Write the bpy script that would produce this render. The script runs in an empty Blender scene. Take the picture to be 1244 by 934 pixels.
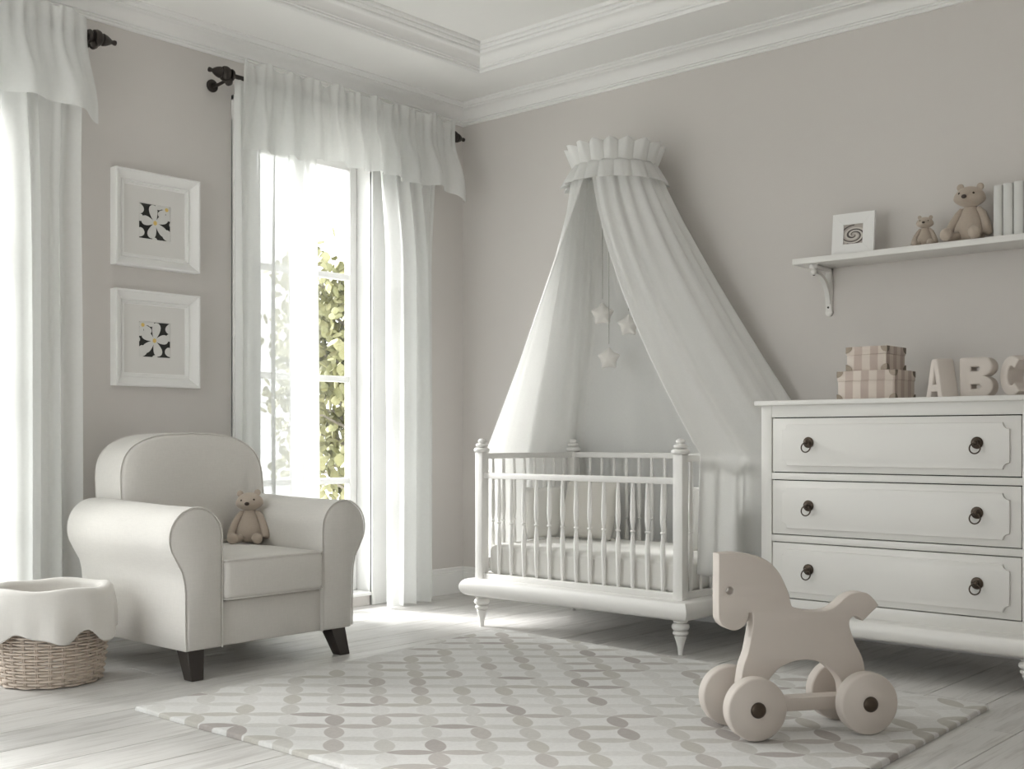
import bpy, bmesh, math, random
from math import sin, cos, pi, radians, sqrt, atan2
from mathutils import Vector, Matrix, noise

random.seed(7)
SC = bpy.context.scene
COL = SC.collection

# ------------------------------------------------------------------ camera
F_PX = 1408.7
cam_d = bpy.data.cameras.new('camera')
cam_d.sensor_width = 36.0
cam_d.sensor_fit = 'HORIZONTAL'
cam_d.lens = F_PX / 1244 * 36.0
cam_d.shift_y = (533.75 - 467.0) / 1244
cam_d.clip_end = 300
cam = bpy.data.objects.new('camera', cam_d)
COL.objects.link(cam)
CAM = (5.30981, -5.48167, 1.0)
cam.location = CAM
cam.rotation_euler = (pi / 2, 0, radians(41.669))
SC.camera = cam

# ------------------------------------------------------------------ light
SC.view_settings.view_transform = 'Standard'
SC.view_settings.look = 'None'
SC.view_settings.gamma = 1.0
SC.view_settings.exposure = 0.0
SKY = 3.7
w = bpy.data.worlds.new('overcast_sky')
SC.world = w
w.use_nodes = True
bg = w.node_tree.nodes['Background']
bg.inputs[0].default_value = (0.98, 1.0, 1.02, 1)
bg.inputs[1].default_value = SKY
sun = bpy.data.lights.new('hazy_sun', 'SUN')
sun.energy = 20.5
sun.angle = radians(30)
sun.color = (1.0, .98, .97)
sun_o = bpy.data.objects.new('hazy_sun', sun)
COL.objects.link(sun_o)
SUN_AZ, SUN_EL = radians(21), radians(28)
sun_o.rotation_euler = Vector((cos(SUN_EL) * cos(SUN_AZ), cos(SUN_EL) * sin(SUN_AZ), -sin(SUN_EL))).to_track_quat('-Z', 'Y').to_euler()
SC.cycles.max_bounces = 12
SC.cycles.diffuse_bounces = 8
SC.cycles.transparent_max_bounces = 16
SC.cycles.use_denoising = True
SC.cycles.caustics_reflective = False
SC.cycles.caustics_refractive = False


def portal(name, loc, rot, sx, sy):
    l = bpy.data.lights.new(name, 'AREA')
    l.shape = 'RECTANGLE'
    l.size, l.size_y = sx, sy
    l.cycles.is_portal = True
    o = bpy.data.objects.new(name, l)
    o.location = loc
    o.rotation_euler = rot
    COL.objects.link(o)


# daylight sampling portals in the real window openings
WIN_L = [(-1.23, .43), (-3.55, .43), (-5.42, .72)]       # centre y, half width, left wall
for i, (cy, hw) in enumerate(WIN_L):
    portal('sky_portal', (-.20, cy, 1.39), (pi / 2, 0, -pi / 2), 2 * hw, 2.66)
FW = (0.30, 2.70, 0.10, 2.80)                            # window in the wall behind the camera
portal('sky_portal', ((FW[0] + FW[1]) / 2, -6.62, (FW[2] + FW[3]) / 2), (pi / 2, 0, 0), FW[1] - FW[0], FW[3] - FW[2])

# ------------------------------------------------------------------ materials
_M = {}


def nodes(name):
    m = bpy.data.materials.new(name)
    m.use_nodes = True
    nt = m.node_tree
    return m, nt, nt.nodes, nt.links, nt.nodes['Principled BSDF']


def mat(name, col, rough=.5, var=.03, vscale=4., bump=0., bscale=60., stretch=(1, 1, 1), metal=0., sheen=0., spec=.5):
    if name in _M:
        return _M[name]
    m, nt, N, L, P = nodes(name)
    P.inputs['Roughness'].default_value = rough
    P.inputs['Metallic'].default_value = metal
    P.inputs['Specular IOR Level'].default_value = spec
    if sheen:
        P.inputs['Sheen Weight'].default_value = sheen
        P.inputs['Sheen Roughness'].default_value = .5
    tc = N.new('ShaderNodeTexCoord')
    mp = N.new('ShaderNodeMapping')
    mp.inputs['Scale'].default_value = stretch
    L.new(tc.outputs['Object'], mp.inputs[0])
    nz = N.new('ShaderNodeTexNoise')
    nz.inputs['Scale'].default_value = vscale
    nz.inputs['Detail'].default_value = 4
    L.new(mp.outputs[0], nz.inputs['Vector'])
    mx = N.new('ShaderNodeMix')
    mx.data_type = 'RGBA'
    L.new(nz.outputs['Fac'], mx.inputs['Factor'])
    mx.inputs['A'].default_value = tuple(max(0, c * (1 - var)) for c in col) + (1,)
    mx.inputs['B'].default_value = tuple(min(1, c * (1 + var)) for c in col) + (1,)
    L.new(mx.outputs['Result'], P.inputs['Base Color'])
    if bump:
        b = N.new('ShaderNodeTexNoise')
        b.inputs['Scale'].default_value = bscale
        b.inputs['Detail'].default_value = 3
        L.new(mp.outputs[0], b.inputs['Vector'])
        bp = N.new('ShaderNodeBump')
        bp.inputs['Strength'].default_value = bump
        bp.inputs['Distance'].default_value = .004
        L.new(b.outputs['Fac'], bp.inputs['Height'])
        L.new(bp.outputs[0], P.inputs['Normal'])
    _M[name] = m
    return m


def linen(name, col, scale=220., bump=.35, var=.05):
    """woven upholstery: two crossed stretched noises"""
    m, nt, N, L, P = nodes(name)
    P.inputs['Roughness'].default_value = .9
    P.inputs['Specular IOR Level'].default_value = .15
    P.inputs['Sheen Weight'].default_value = .25
    tc = N.new('ShaderNodeTexCoord')
    outs = []
    for s in ((1, 1, .12), (.12, .12, 1)):
        mp = N.new('ShaderNodeMapping')
        mp.inputs['Scale'].default_value = s
        L.new(tc.outputs['Object'], mp.inputs[0])
        nz = N.new('ShaderNodeTexNoise')
        nz.inputs['Scale'].default_value = scale
        nz.inputs['Detail'].default_value = 3
        L.new(mp.outputs[0], nz.inputs['Vector'])
        outs.append(nz)
    ad = N.new('ShaderNodeMath')
    ad.operation = 'ADD'
    L.new(outs[0].outputs['Fac'], ad.inputs[0])
    L.new(outs[1].outputs['Fac'], ad.inputs[1])
    hl = N.new('ShaderNodeMath')
    hl.operation = 'MULTIPLY'
    L.new(ad.outputs[0], hl.inputs[0])
    hl.inputs[1].default_value = .5
    mx = N.new('ShaderNodeMix')
    mx.data_type = 'RGBA'
    L.new(hl.outputs[0], mx.inputs['Factor'])
    mx.inputs['A'].default_value = tuple(c * (1 - var * 2) for c in col) + (1,)
    mx.inputs['B'].default_value = tuple(min(1, c * (1 + var * 2)) for c in col) + (1,)
    L.new(mx.outputs['Result'], P.inputs['Base Color'])
    bp = N.new('ShaderNodeBump')
    bp.inputs['Strength'].default_value = bump
    bp.inputs['Distance'].default_value = .002
    L.new(hl.outputs[0], bp.inputs['Height'])
    L.new(bp.outputs[0], P.inputs['Normal'])
    _M[name] = m
    return m


def cloth(name, col, transp=.0, transl=.4, scale=60.):
    """sheer / translucent cloth: transparent + translucent + diffuse"""
    m = bpy.data.materials.new(name)
    m.use_nodes = True
    nt = m.node_tree
    N, L = nt.nodes, nt.links
    N.clear()
    out = N.new('ShaderNodeOutputMaterial')
    df = N.new('ShaderNodeBsdfDiffuse')
    tl = N.new('ShaderNodeBsdfTranslucent')
    tc = N.new('ShaderNodeTexCoord')
    nz = N.new('ShaderNodeTexNoise')
    nz.inputs['Scale'].default_value = scale
    L.new(tc.outputs['Object'], nz.inputs['Vector'])
    mx = N.new('ShaderNodeMix')
    mx.data_type = 'RGBA'
    L.new(nz.outputs['Fac'], mx.inputs['Factor'])
    mx.inputs['A'].default_value = tuple(c * .97 for c in col) + (1,)
    mx.inputs['B'].default_value = tuple(min(1, c * 1.03) for c in col) + (1,)
    L.new(mx.outputs['Result'], df.inputs[0])
    L.new(mx.outputs['Result'], tl.inputs[0])
    m1 = N.new('ShaderNodeMixShader')
    m1.inputs[0].default_value = transl
    L.new(df.outputs[0], m1.inputs[1])
    L.new(tl.outputs[0], m1.inputs[2])
    last = m1
    if transp:
        tr = N.new('ShaderNodeBsdfTransparent')
        tr.inputs[0].default_value = (.97, .97, .97, 1)
        m2 = N.new('ShaderNodeMixShader')
        # a weave lets less through where it is seen edge-on
        fr = N.new('ShaderNodeLayerWeight')
        fr.inputs['Blend'].default_value = .3
        mr = N.new('ShaderNodeMapRange')
        mr.inputs['To Min'].default_value = transp
        mr.inputs['To Max'].default_value = transp * .25
        L.new(fr.outputs['Facing'], mr.inputs['Value'])
        L.new(mr.outputs[0], m2.inputs[0])
        L.new(m1.outputs[0], m2.inputs[1])
        L.new(tr.outputs[0], m2.inputs[2])
        last = m2
    L.new(last.outputs[0], out.inputs[0])
    _M[name] = m
    return m


def glass_mat():
    m = bpy.data.materials.new('window_glass')
    m.use_nodes = True
    N, L = m.node_tree.nodes, m.node_tree.links
    N.clear()
    out = N.new('ShaderNodeOutputMaterial')
    tr = N.new('ShaderNodeBsdfTransparent')
    tr.inputs[0].default_value = (.96, .97, .965, 1)
    gl = N.new('ShaderNodeBsdfGlossy')
    gl.inputs['Roughness'].default_value = .02
    fc = N.new('ShaderNodeLayerWeight')          # same on both faces of the thin pane
    fc.inputs['Blend'].default_value = .5
    pw = N.new('ShaderNodeMath')
    pw.operation = 'POWER'
    pw.inputs[1].default_value = 5
    L.new(fc.outputs['Facing'], pw.inputs[0])
    lw = N.new('ShaderNodeMath')
    lw.operation = 'MULTIPLY_ADD'
    lw.inputs[1].default_value = .9
    lw.inputs[2].default_value = .03
    L.new(pw.outputs[0], lw.inputs[0])
    mx = N.new('ShaderNodeMixShader')
    L.new(lw.outputs[0], mx.inputs[0])
    L.new(tr.outputs[0], mx.inputs[1])
    L.new(gl.outputs[0], mx.inputs[2])
    L.new(mx.outputs[0], out.inputs[0])
    return m


WALL = mat('wall_paint', (.64, .612, .590), .85, .015, 1.5, .12, 180, spec=.2)
CEIL = mat('ceiling_paint', (.86, .857, .845), .9, .01, 2, spec=.2)
TRIM = mat('trim_paint', (.82, .818, .808), .55, .01, 3)
WHITE = mat('furniture_white', (.76, .75, .725), .38, .012, 3, .04, 40)
CRIBW = mat('crib_white', (.78, .77, .75), .4, .012, 5, .03, 40)
GREYP = mat('drawer_gap_dark', (.05, .05, .045), .7)
UPH = linen('armchair_linen', (.66, .64, .61))
PIPE = linen('piping_linen', (.68, .66, .63), 300)
LINERF = linen('basket_liner_linen', (.66, .64, .61), 260, .3, .03)
SHEET = linen('mattress_sheet', (.74, .73, .70), 300, .15, .02)
PILLOW = linen('pillow_cotton', (.60, .58, .54), 300, .2, .02)
FELT = linen('bear_plush', (.47, .40, .335), 260, .8, .06)
DARKW = mat('dark_wood', (.035, .028, .024), .45, .3, 8, .1, 40, (1, 1, .1))
IRON = mat('dark_iron', (.045, .038, .034), .45, .2, 20, .2, 80, metal=.6)
BRONZE = mat('aged_bronze', (.085, .066, .052), .34, .35, 30, .15, 120, metal=.9)
HORSE = mat('horse_cream_paint', (.63, .575, .53), .6, .02, 4, .06, 60)
WICK = mat('wicker', (.56, .48, .41), .75, .18, 25, .3, 150)
LETTER = mat('letter_cream', (.60, .545, .50), .6, .02, 6)
SHEER = cloth('sheer_voile', (.84, .85, .84), .24, .28)
SHEERV = cloth('sheer_valance_voile', (.84, .85, .84), .20, .35)
TULLE = cloth('canopy_muslin', (.88, .88, .87), .0, .45, 120)
MATB = mat('mount_board', (.70, .69, .67), .9, .01)
BLACK = mat('print_black', (.012, .012, .01), .5)
PETAL = mat('print_petal', (.66, .655, .635), .6, .06, 30)
YEL = mat('print_yellow', (.72, .52, .16), .6)
GLASS = glass_mat()
NOSE = mat('bear_nose_brown', (.035, .018, .012), .35)
SCREW = mat('screw_dark', (.05, .045, .04), .4, metal=.7)


def floor_mat():
    m, nt, N, L, P = nodes('whitewashed_wood')
    P.inputs['Roughness'].default_value = .42
    P.inputs['Specular IOR Level'].default_value = .4
    tc = N.new('ShaderNodeTexCoord')
    oi = N.new('ShaderNodeObjectInfo')
    va = N.new('ShaderNodeVectorMath')
    va.operation = 'MULTIPLY_ADD'
    L.new(oi.outputs['Random'], va.inputs[0])
    va.inputs[1].default_value = (13, 37, 5)
    L.new(tc.outputs['Object'], va.inputs[2])
    mp = N.new('ShaderNodeMapping')
    mp.inputs['Scale'].default_value = (9, .9, 1)
    L.new(va.outputs[0], mp.inputs[0])
    n1 = N.new('ShaderNodeTexNoise')
    n1.inputs['Scale'].default_value = 2.2
    n1.inputs['Detail'].default_value = 8
    n1.inputs['Roughness'].default_value = .65
    n1.inputs['Distortion'].default_value = .6
    L.new(mp.outputs[0], n1.inputs['Vector'])
    r1 = N.new('ShaderNodeValToRGB')
    e = r1.color_ramp.elements
    e[0].position = .28
    e[0].color = (.43, .415, .40, 1)
    e[1].position = .52
    e[1].color = (.60, .59, .575, 1)
    L.new(n1.outputs['Fac'], r1.inputs[0])
    # fine dark streaks of grain worn through the white wash
    mp2 = N.new('ShaderNodeMapping')
    mp2.inputs['Scale'].default_value = (60, 2.2, 1)
    L.new(va.outputs[0], mp2.inputs[0])
    n2 = N.new('ShaderNodeTexNoise')
    n2.inputs['Scale'].default_value = 1.6
    n2.inputs['Detail'].default_value = 6
    L.new(mp2.outputs[0], n2.inputs['Vector'])
    r2 = N.new('ShaderNodeValToRGB')
    r2.color_ramp.elements[0].position = .30
    r2.color_ramp.elements[0].color = (.68, .66, .64, 1)
    r2.color_ramp.elements[1].position = .46
    r2.color_ramp.elements[1].color = (1, 1, 1, 1)
    L.new(n2.outputs['Fac'], r2.inputs[0])
    mu = N.new('ShaderNodeMix')
    mu.data_type = 'RGBA'
    mu.blend_type = 'MULTIPLY'
    mu.inputs['Factor'].default_value = .5
    L.new(r1.outputs[0], mu.inputs['A'])
    L.new(r2.outputs[0], mu.inputs['B'])
    # plank to plank tone
    hs = N.new('ShaderNodeHueSaturation')
    mr = N.new('ShaderNodeMapRange')
    mr.inputs['To Min'].default_value = .92
    mr.inputs['To Max'].default_value = 1.06
    L.new(oi.outputs['Random'], mr.inputs['Value'])
    L.new(mr.outputs[0], hs.inputs['Value'])
    L.new(mu.outputs['Result'], hs.inputs['Color'])
    L.new(hs.outputs[0], P.inputs['Base Color'])
    bp = N.new('ShaderNodeBump')
    bp.inputs['Strength'].default_value = .25
    bp.inputs['Distance'].default_value = .003
    L.new(n2.outputs['Fac'], bp.inputs['Height'])
    L.new(bp.outputs[0], P.inputs['Normal'])
    return m


PLANK = floor_mat()


def rug_mat():
    """printed petal lattice: leaves along two diagonal families of lattice lines"""
    m, nt, N, L, P = nodes('rug_petal_print')
    P.inputs['Roughness'].default_value = .95
    P.inputs['Specular IOR Level'].default_value = .1
    P.inputs['Sheen Weight'].default_value = .15
    tc = N.new('ShaderNodeTexCoord')
    sx = N.new('ShaderNodeSeparateXYZ')
    L.new(tc.outputs['Object'], sx.inputs[0])

    def M(op, a, b=None, c=None):
        n = N.new('ShaderNodeMath')
        n.operation = op
        for i, v in enumerate((a, b, c)):
            if v is None:
                continue
            if isinstance(v, (int, float)):
                n.inputs[i].default_value = v
            else:
                L.new(v, n.inputs[i])
        return n.outputs[0]
    x = M('SUBTRACT', sx.outputs[0], 3.215)
    y = M('SUBTRACT', sx.outputs[1], -2.49)
    A, B = .1255, .1065
    p = M('DIVIDE', x, A)
    q = M('DIVIDE', y, B)
    s = M('MULTIPLY', M('ADD', p, q), .5)
    t = M('MULTIPLY', M('SUBTRACT', p, q), .5)

    def leaf(s, t, seed, W):
        i = M('FLOOR', s)
        a = M('SUBTRACT', M('SUBTRACT', s, i), .5)
        j = M('ROUND', t)
        b = M('ABSOLUTE', M('SUBTRACT', t, j))
        a2 = M('MULTIPLY', M('MULTIPLY', a, a), 4.05)
        wd = M('MULTIPLY', M('POWER', M('MAXIMUM', M('SUBTRACT', 1., a2), 0.), .72), W)
        d = M('SUBTRACT', wd, b)
        mask = N.new('ShaderNodeMapRange')
        mask.inputs['From Min'].default_value = 0.
        mask.inputs['From Max'].default_value = .02
        L.new(d, mask.inputs['Value'])
        cb = N.new('ShaderNodeCombineXYZ')
        L.new(i, cb.inputs[0])
        L.new(j, cb.inputs[1])
        cb.inputs[2].default_value = seed
        wn = N.new('ShaderNodeTexWhiteNoise')
        wn.noise_dimensions = '3D'
        L.new(cb.outputs[0], wn.inputs['Vector'])
        rp = N.new('ShaderNodeValToRGB')
        rp.color_ramp.interpolation = 'CONSTANT'
        cols = [(.0, (.655, .645, .625)), (.20, (.61, .60, .575)), (.40, (.56, .545, .515)), (.60, (.51, .49, .45)),
                (.76, (.485, .455, .43)), (.91, (.41, .375, .355))]
        el = rp.color_ramp.elements
        el[0].position = 0
        el[0].color = cols[0][1] + (1,)
        el[1].position = cols[1][0]
        el[1].color = cols[1][1] + (1,)
        for ps, c in cols[2:]:
            k = el.new(ps)
            k.color = c + (1,)
        L.new(wn.outputs['Value'], rp.inputs[0])
        return mask.outputs[0], rp.outputs[0]
    m1, c1 = leaf(s, t, 3.3, .20)
    m2, c2 = leaf(t, s, 9.1, .22)
    nz = N.new('ShaderNodeTexNoise')
    nz.inputs['Scale'].default_value = 90
    nz.inputs['Detail'].default_value = 4
    L.new(tc.outputs['Object'], nz.inputs['Vector'])
    base = N.new('ShaderNodeMix')
    base.data_type = 'RGBA'
    L.new(m1, base.inputs['Factor'])
    base.inputs['A'].default_value = (.71, .705, .69, 1)
    L.new(c1, base.inputs['B'])
    b2 = N.new('ShaderNodeMix')
    b2.data_type = 'RGBA'
    L.new(m2, b2.inputs['Factor'])
    L.new(base.outputs['Result'], b2.inputs['A'])
    L.new(c2, b2.inputs['B'])
    b3 = N.new('ShaderNodeMix')
    b3.data_type = 'RGBA'
    b3.blend_type = 'MULTIPLY'
    b3.inputs['Factor'].default_value = .22
    L.new(b2.outputs['Result'], b3.inputs['A'])
    L.new(nz.outputs['Fac'], b3.inputs['B'])
    L.new(b3.outputs['Result'], P.inputs['Base Color'])
    bp = N.new('ShaderNodeBump')
    bp.inputs['Strength'].default_value = .35
    bp.inputs['Distance'].default_value = .003
    nf = N.new('ShaderNodeTexNoise')
    nf.inputs['Scale'].default_value = 400
    L.new(tc.outputs['Object'], nf.inputs['Vector'])
    L.new(nf.outputs['Fac'], bp.inputs['Height'])
    L.new(bp.outputs[0], P.inputs['Normal'])
    return m


def stripe_mat():
    m, nt, N, L, P = nodes('box_stripe_paper')
    P.inputs['Roughness'].default_value = .75
    tc = N.new('ShaderNodeTexCoord')
    sx = N.new('ShaderNodeSeparateXYZ')
    L.new(tc.outputs['Object'], sx.inputs[0])
    ad = N.new('ShaderNodeMath')
    ad.operation = 'ADD'
    L.new(sx.outputs[0], ad.inputs[0])
    L.new(sx.outputs[1], ad.inputs[1])
    mu = N.new('ShaderNodeMath')
    mu.operation = 'MULTIPLY'
    mu.inputs[1].default_value = 2 * pi / .074
    L.new(ad.outputs[0], mu.inputs[0])
    sn = N.new('ShaderNodeMath')
    sn.operation = 'SINE'
    L.new(mu.outputs[0], sn.inputs[0])
    mr = N.new('ShaderNodeMapRange')
    mr.inputs['From Min'].default_value = -.12
    mr.inputs['From Max'].default_value = .12
    L.new(sn.outputs[0], mr.inputs['Value'])
    mx = N.new('ShaderNodeMix')
    mx.data_type = 'RGBA'
    L.new(mr.outputs[0], mx.inputs['Factor'])
    mx.inputs['A'].default_value = (.47, .385, .34, 1)
    mx.inputs['B'].default_value = (.62, .55, .49, 1)
    L.new(mx.outputs['Result'], P.inputs['Base Color'])
    return m


STRIPE = stripe_mat()
LEAFM = [mat('leaf_green_a', (.26, .255, .12), .6, .2, 8), mat('leaf_green_b', (.33, .32, .17), .6, .2, 8),
         mat('leaf_green_c', (.20, .20, .09), .6, .2, 8)]
BARK = mat('bark_pale', (.30, .27, .23), .9, .2, 10, .4, 30)
GROUND = mat('pale_paving', (.55, .54, .50), .9, .05, .3)


# ------------------------------------------------------------------ geometry helpers
def link(name, me, m=None, parent=None, smooth=True, angle=38, loc=None):
    if m is not None:
        for k in (m if isinstance(m, (list, tuple)) else [m]):
            me.materials.append(k)
    if smooth:
        for p in me.polygons:
            p.use_smooth = True
        me.set_sharp_from_angle(angle=radians(angle))
    o = bpy.data.objects.new(name, me)
    COL.objects.link(o)
    if loc:
        o.location = loc
    if parent is not None:
        o.parent = parent
    return o


def from_bm(name, bm, m=None, parent=None, smooth=True, angle=38, loc=None, recalc=True):
    if recalc:
        bmesh.ops.recalc_face_normals(bm, faces=bm.faces)
    me = bpy.data.meshes.new(name)
    bm.to_mesh(me)
    bm.free()
    return link(name, me, m, parent, smooth, angle, loc)


def bbox(bm, x0, x1, y0, y1, z0, z1, bev=0., seg=2):
    r = bmesh.ops.create_cube(bm, size=1)
    vs = r['verts']
    for v in vs:
        v.co = Vector((x0 + (v.co.x + .5) * (x1 - x0), y0 + (v.co.y + .5) * (y1 - y0), z0 + (v.co.z + .5) * (z1 - z0)))
    if bev:
        es = list({e for v in vs for e in v.link_edges})
        bmesh.ops.bevel(bm, geom=es, offset=bev, segments=seg, affect='EDGES', profile=.5)


def box(name, x0, x1, y0, y1, z0, z1, m, parent=None, bev=.003, seg=2, loc=None):
    bm = bmesh.new()
    bbox(bm, x0, x1, y0, y1, z0, z1, bev, seg)
    return from_bm(name, bm, m, parent, loc=loc)


def lathe_bm(bm, prof, seg=24, mtx=None):
    """prof: (r, z) list, open; capped where r > 0 at the ends"""
    rings = []
    for r, z in prof:
        if r < 1e-6:
            rings.append([bm.verts.new((0, 0, z))])
        else:
            rings.append([bm.verts.new((r * cos(2 * pi * i / seg), r * sin(2 * pi * i / seg), z)) for i in range(seg)])
    for a, b in zip(rings, rings[1:]):
        if len(a) == 1 and len(b) == 1:
            continue
        if len(a) == 1:
            for i in range(seg):
                bm.faces.new((a[0], b[i], b[(i + 1) % seg]))
        elif len(b) == 1:
            for i in range(seg):
                bm.faces.new((a[i], a[(i + 1) % seg], b[0]))
        else:
            for i in range(seg):
                bm.faces.new((a[i], a[(i + 1) % seg], b[(i + 1) % seg], b[i]))
    for rg in (rings[0], rings[-1]):
        if len(rg) > 1:
            bm.faces.new(rg)
    if mtx is not None:
        bmesh.ops.transform(bm, matrix=mtx, verts=[v for r in rings for v in r])


def lathe(name, prof, m, parent=None, seg=24, mtx=None, loc=None, angle=38):
    bm = bmesh.new()
    lathe_bm(bm, prof, seg, mtx)
    return from_bm(name, bm, m, parent, loc=loc, angle=angle)


def grid_mesh(name, nu, nv, fn, m, parent=None, thick=0., close_u=False, angle=80, loc=None):
    vs = [tuple(fn(i / (nu if close_u else nu - 1), j / (nv - 1))) for j in range(nv) for i in range(nu)]
    fs = []
    for j in range(nv - 1):
        for i in range(nu - (0 if close_u else 1)):
            a, b = j * nu + i, j * nu + (i + 1) % nu
            fs.append((a, b, b + nu, a + nu))
    me = bpy.data.meshes.new(name)
    me.from_pydata(vs, [], fs)
    o = link(name, me, m, parent, True, angle, loc)
    if thick:
        md = o.modifiers.new('thickness', 'SOLIDIFY')
        md.thickness = thick
        md.offset = 0
    return o


def tube_bm(bm, pts, rad, seg=8, closed=False):
    pts = [Vector(p) for p in pts]
    n = len(pts)
    rings = []
    up = Vector((0, 0, 1))
    prev = None
    for k in range(n):
        if closed:
            t = (pts[(k + 1) % n] - pts[k - 1]).normalized()
        else:
            t = (pts[min(k + 1, n - 1)] - pts[max(k - 1, 0)]).normalized()
        if prev is None:
            a = t.orthogonal() if abs(t.dot(up)) > .95 else up.cross(t)
        else:
            a = prev - t * prev.dot(t)
        a.normalize()
        prev = a
        b = t.cross(a)
        r = rad[k] if isinstance(rad, (list, tuple)) else rad
        rings.append([bm.verts.new(pts[k] + (a * cos(2 * pi * i / seg) + b * sin(2 * pi * i / seg)) * r) for i in range(seg)])
    m = n if closed else n - 1
    for k in range(m):
        A, B = rings[k], rings[(k + 1) % n]
        for i in range(seg):
            bm.faces.new((A[i], A[(i + 1) % seg], B[(i + 1) % seg], B[i]))
    if not closed:
        bm.faces.new(rings[0])
        bm.faces.new(rings[-1])


def tube(name, pts, rad, m, parent=None, seg=8, closed=False, loc=None):
    bm = bmesh.new()
    tube_bm(bm, pts, rad, seg, closed)
    return from_bm(name, bm, m, parent, loc=loc, angle=60)


def ellipsoid(name, c, r, m, parent=None, rot=None, seg=24, rings=16, power=1.):
    bm = bmesh.new()
    bmesh.ops.create_uvsphere(bm, u_segments=seg, v_segments=rings, radius=1)
    for v in bm.verts:
        v.co = Vector((v.co.x * r[0], v.co.y * r[1], v.co.z * r[2]))
    M_ = Matrix.Translation(c)
    if rot is not None:
        M_ = M_ @ rot
    bmesh.ops.transform(bm, matrix=M_, verts=bm.verts)
    return from_bm(name, bm, m, parent, angle=180)


def curve_prism(name, outlines, ext, bev, m, parent=None, mtx=None, res=3, angle=38):
    """flat outline(s) in XY, first is the outer, others holes; extruded +-ext in Z with a rounded edge"""
    cu = bpy.data.curves.new(name, 'CURVE')
    cu.dimensions = '2D'
    cu.fill_mode = 'BOTH'
    for ol in outlines:
        sp = cu.splines.new('POLY')
        sp.points.add(len(ol) - 1)
        for p, (x, y) in zip(sp.points, ol):
            p.co = (x, y, 0, 1)
        sp.use_cyclic_u = True
    cu.extrude = ext - bev
    cu.bevel_depth = bev
    cu.bevel_resolution = res
    cu.offset = -bev
    tmp = bpy.data.objects.new('tmp', cu)
    COL.objects.link(tmp)
    dg = bpy.context.evaluated_depsgraph_get()
    dg.update()
    me = bpy.data.meshes.new_from_object(tmp.evaluated_get(dg))
    bpy.data.objects.remove(tmp)
    bpy.data.curves.remove(cu)
    me.name = name
    bm = bmesh.new()
    bm.from_mesh(me)
    bpy.data.meshes.remove(me)
    bmesh.ops.remove_doubles(bm, verts=bm.verts, dist=1e-5)
    if mtx is not None:
        bmesh.ops.transform(bm, matrix=mtx, verts=bm.verts)
    return from_bm(name, bm, m, parent, angle=angle)


def smooth_poly(pts, n=6, sharp=()):
    """Catmull-Rom through pts (closed); indices in sharp stay corners"""
    N_ = len(pts)
    out = []
    for i in range(N_):
        p0, p1, p2, p3 = pts[i - 1], pts[i], pts[(i + 1) % N_], pts[(i + 2) % N_]
        if i in sharp:
            p0 = (2 * p1[0] - p2[0], 2 * p1[1] - p2[1])
        if (i + 1) % N_ in sharp:
            p3 = (2 * p2[0] - p1[0], 2 * p2[1] - p1[1])
        for k in range(n):
            t = k / n
            out.append(tuple(.5 * ((2 * p1[c]) + (-p0[c] + p2[c]) * t + (2 * p0[c] - 5 * p1[c] + 4 * p2[c] - p3[c]) * t * t
                                   + (-p0[c] + 3 * p1[c] - 3 * p2[c] + p3[c]) * t ** 3) for c in (0, 1)))
    return out


def tag(o, label=None, cat=None, group=None, kind=None):
    if label:
        o['label'] = label
    if cat:
        o['category'] = cat
    if group:
        o['group'] = group
    if kind:
        o['kind'] = kind
    return o


def thing(name, label, cat, loc=(0, 0, 0), rz=0., group=None):
    o = bpy.data.objects.new(name, None)
    o.empty_display_size = .1
    COL.objects.link(o)
    o.location = loc
    o.rotation_euler = (0, 0, rz)
    return tag(o, label, cat, group)


def struct(o):
    o['kind'] = 'structure'
    return o


def copy_tree(o, parent=None):
    c = o.copy()
    COL.objects.link(c)
    if parent is not None:
        c.parent = parent
    for ch in [k for k in COL.objects if k.parent == o]:
        copy_tree(ch, c)
    return c


def lerp(a, b, t):
    return a + (b - a) * t


def sstep(a, b, x):
    t = max(0, min(1, (x - a) / (b - a)))
    return t * t * (3 - 2 * t)


def plin(tab, t):
    """piecewise-linear lookup with smooth interpolation, tab = [(t, v...)]"""
    if t <= tab[0][0]:
        return tab[0][1:]
    for a, b in zip(tab, tab[1:]):
        if t <= b[0]:
            k = (t - a[0]) / (b[0] - a[0])
            return tuple(lerp(p, q, k) for p, q in zip(a[1:], b[1:]))
    return tab[-1][1:]


# ================================================================== ROOM SHELL
RX, RY = 6.2, -6.4
ZS, ZC = 3.17, 3.30      # soffit and raised ceiling


def wall_with_holes(name, axis, c0, c1, a0, a1, z0, z1, holes):
    """wall slab between c0..c1 on its normal axis, along a, with rectangular holes (a0,a1,z0,z1)"""
    bm = bmesh.new()
    xs = sorted({a0, a1} | {h[0] for h in holes} | {h[1] for h in holes})
    for p, q in zip(xs, xs[1:]):
        segs = [(z0, z1)]
        for h in holes:
            if h[0] <= p + 1e-6 and q - 1e-6 <= h[1]:
                segs = [(z0, h[2]), (h[3], z1)]
        for s0, s1 in segs:
            if s1 - s0 < 1e-4:
                continue
            if axis == 'x':
                bbox(bm, c0, c1, p, q, s0, s1)
            else:
                bbox(bm, p, q, c0, c1, s0, s1)
    bmesh.ops.remove_doubles(bm, verts=bm.verts, dist=1e-5)
    # drop the coincident inner faces between slabs
    seen = {}
    for f in list(bm.faces):
        k = frozenset(f.verts)
        if k in seen:
            bm.faces.remove(f)
            if seen[k].is_valid:
                bm.faces.remove(seen[k])
        else:
            seen[k] = f
    return struct(from_bm(name, bm, WALL, smooth=False))


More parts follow.
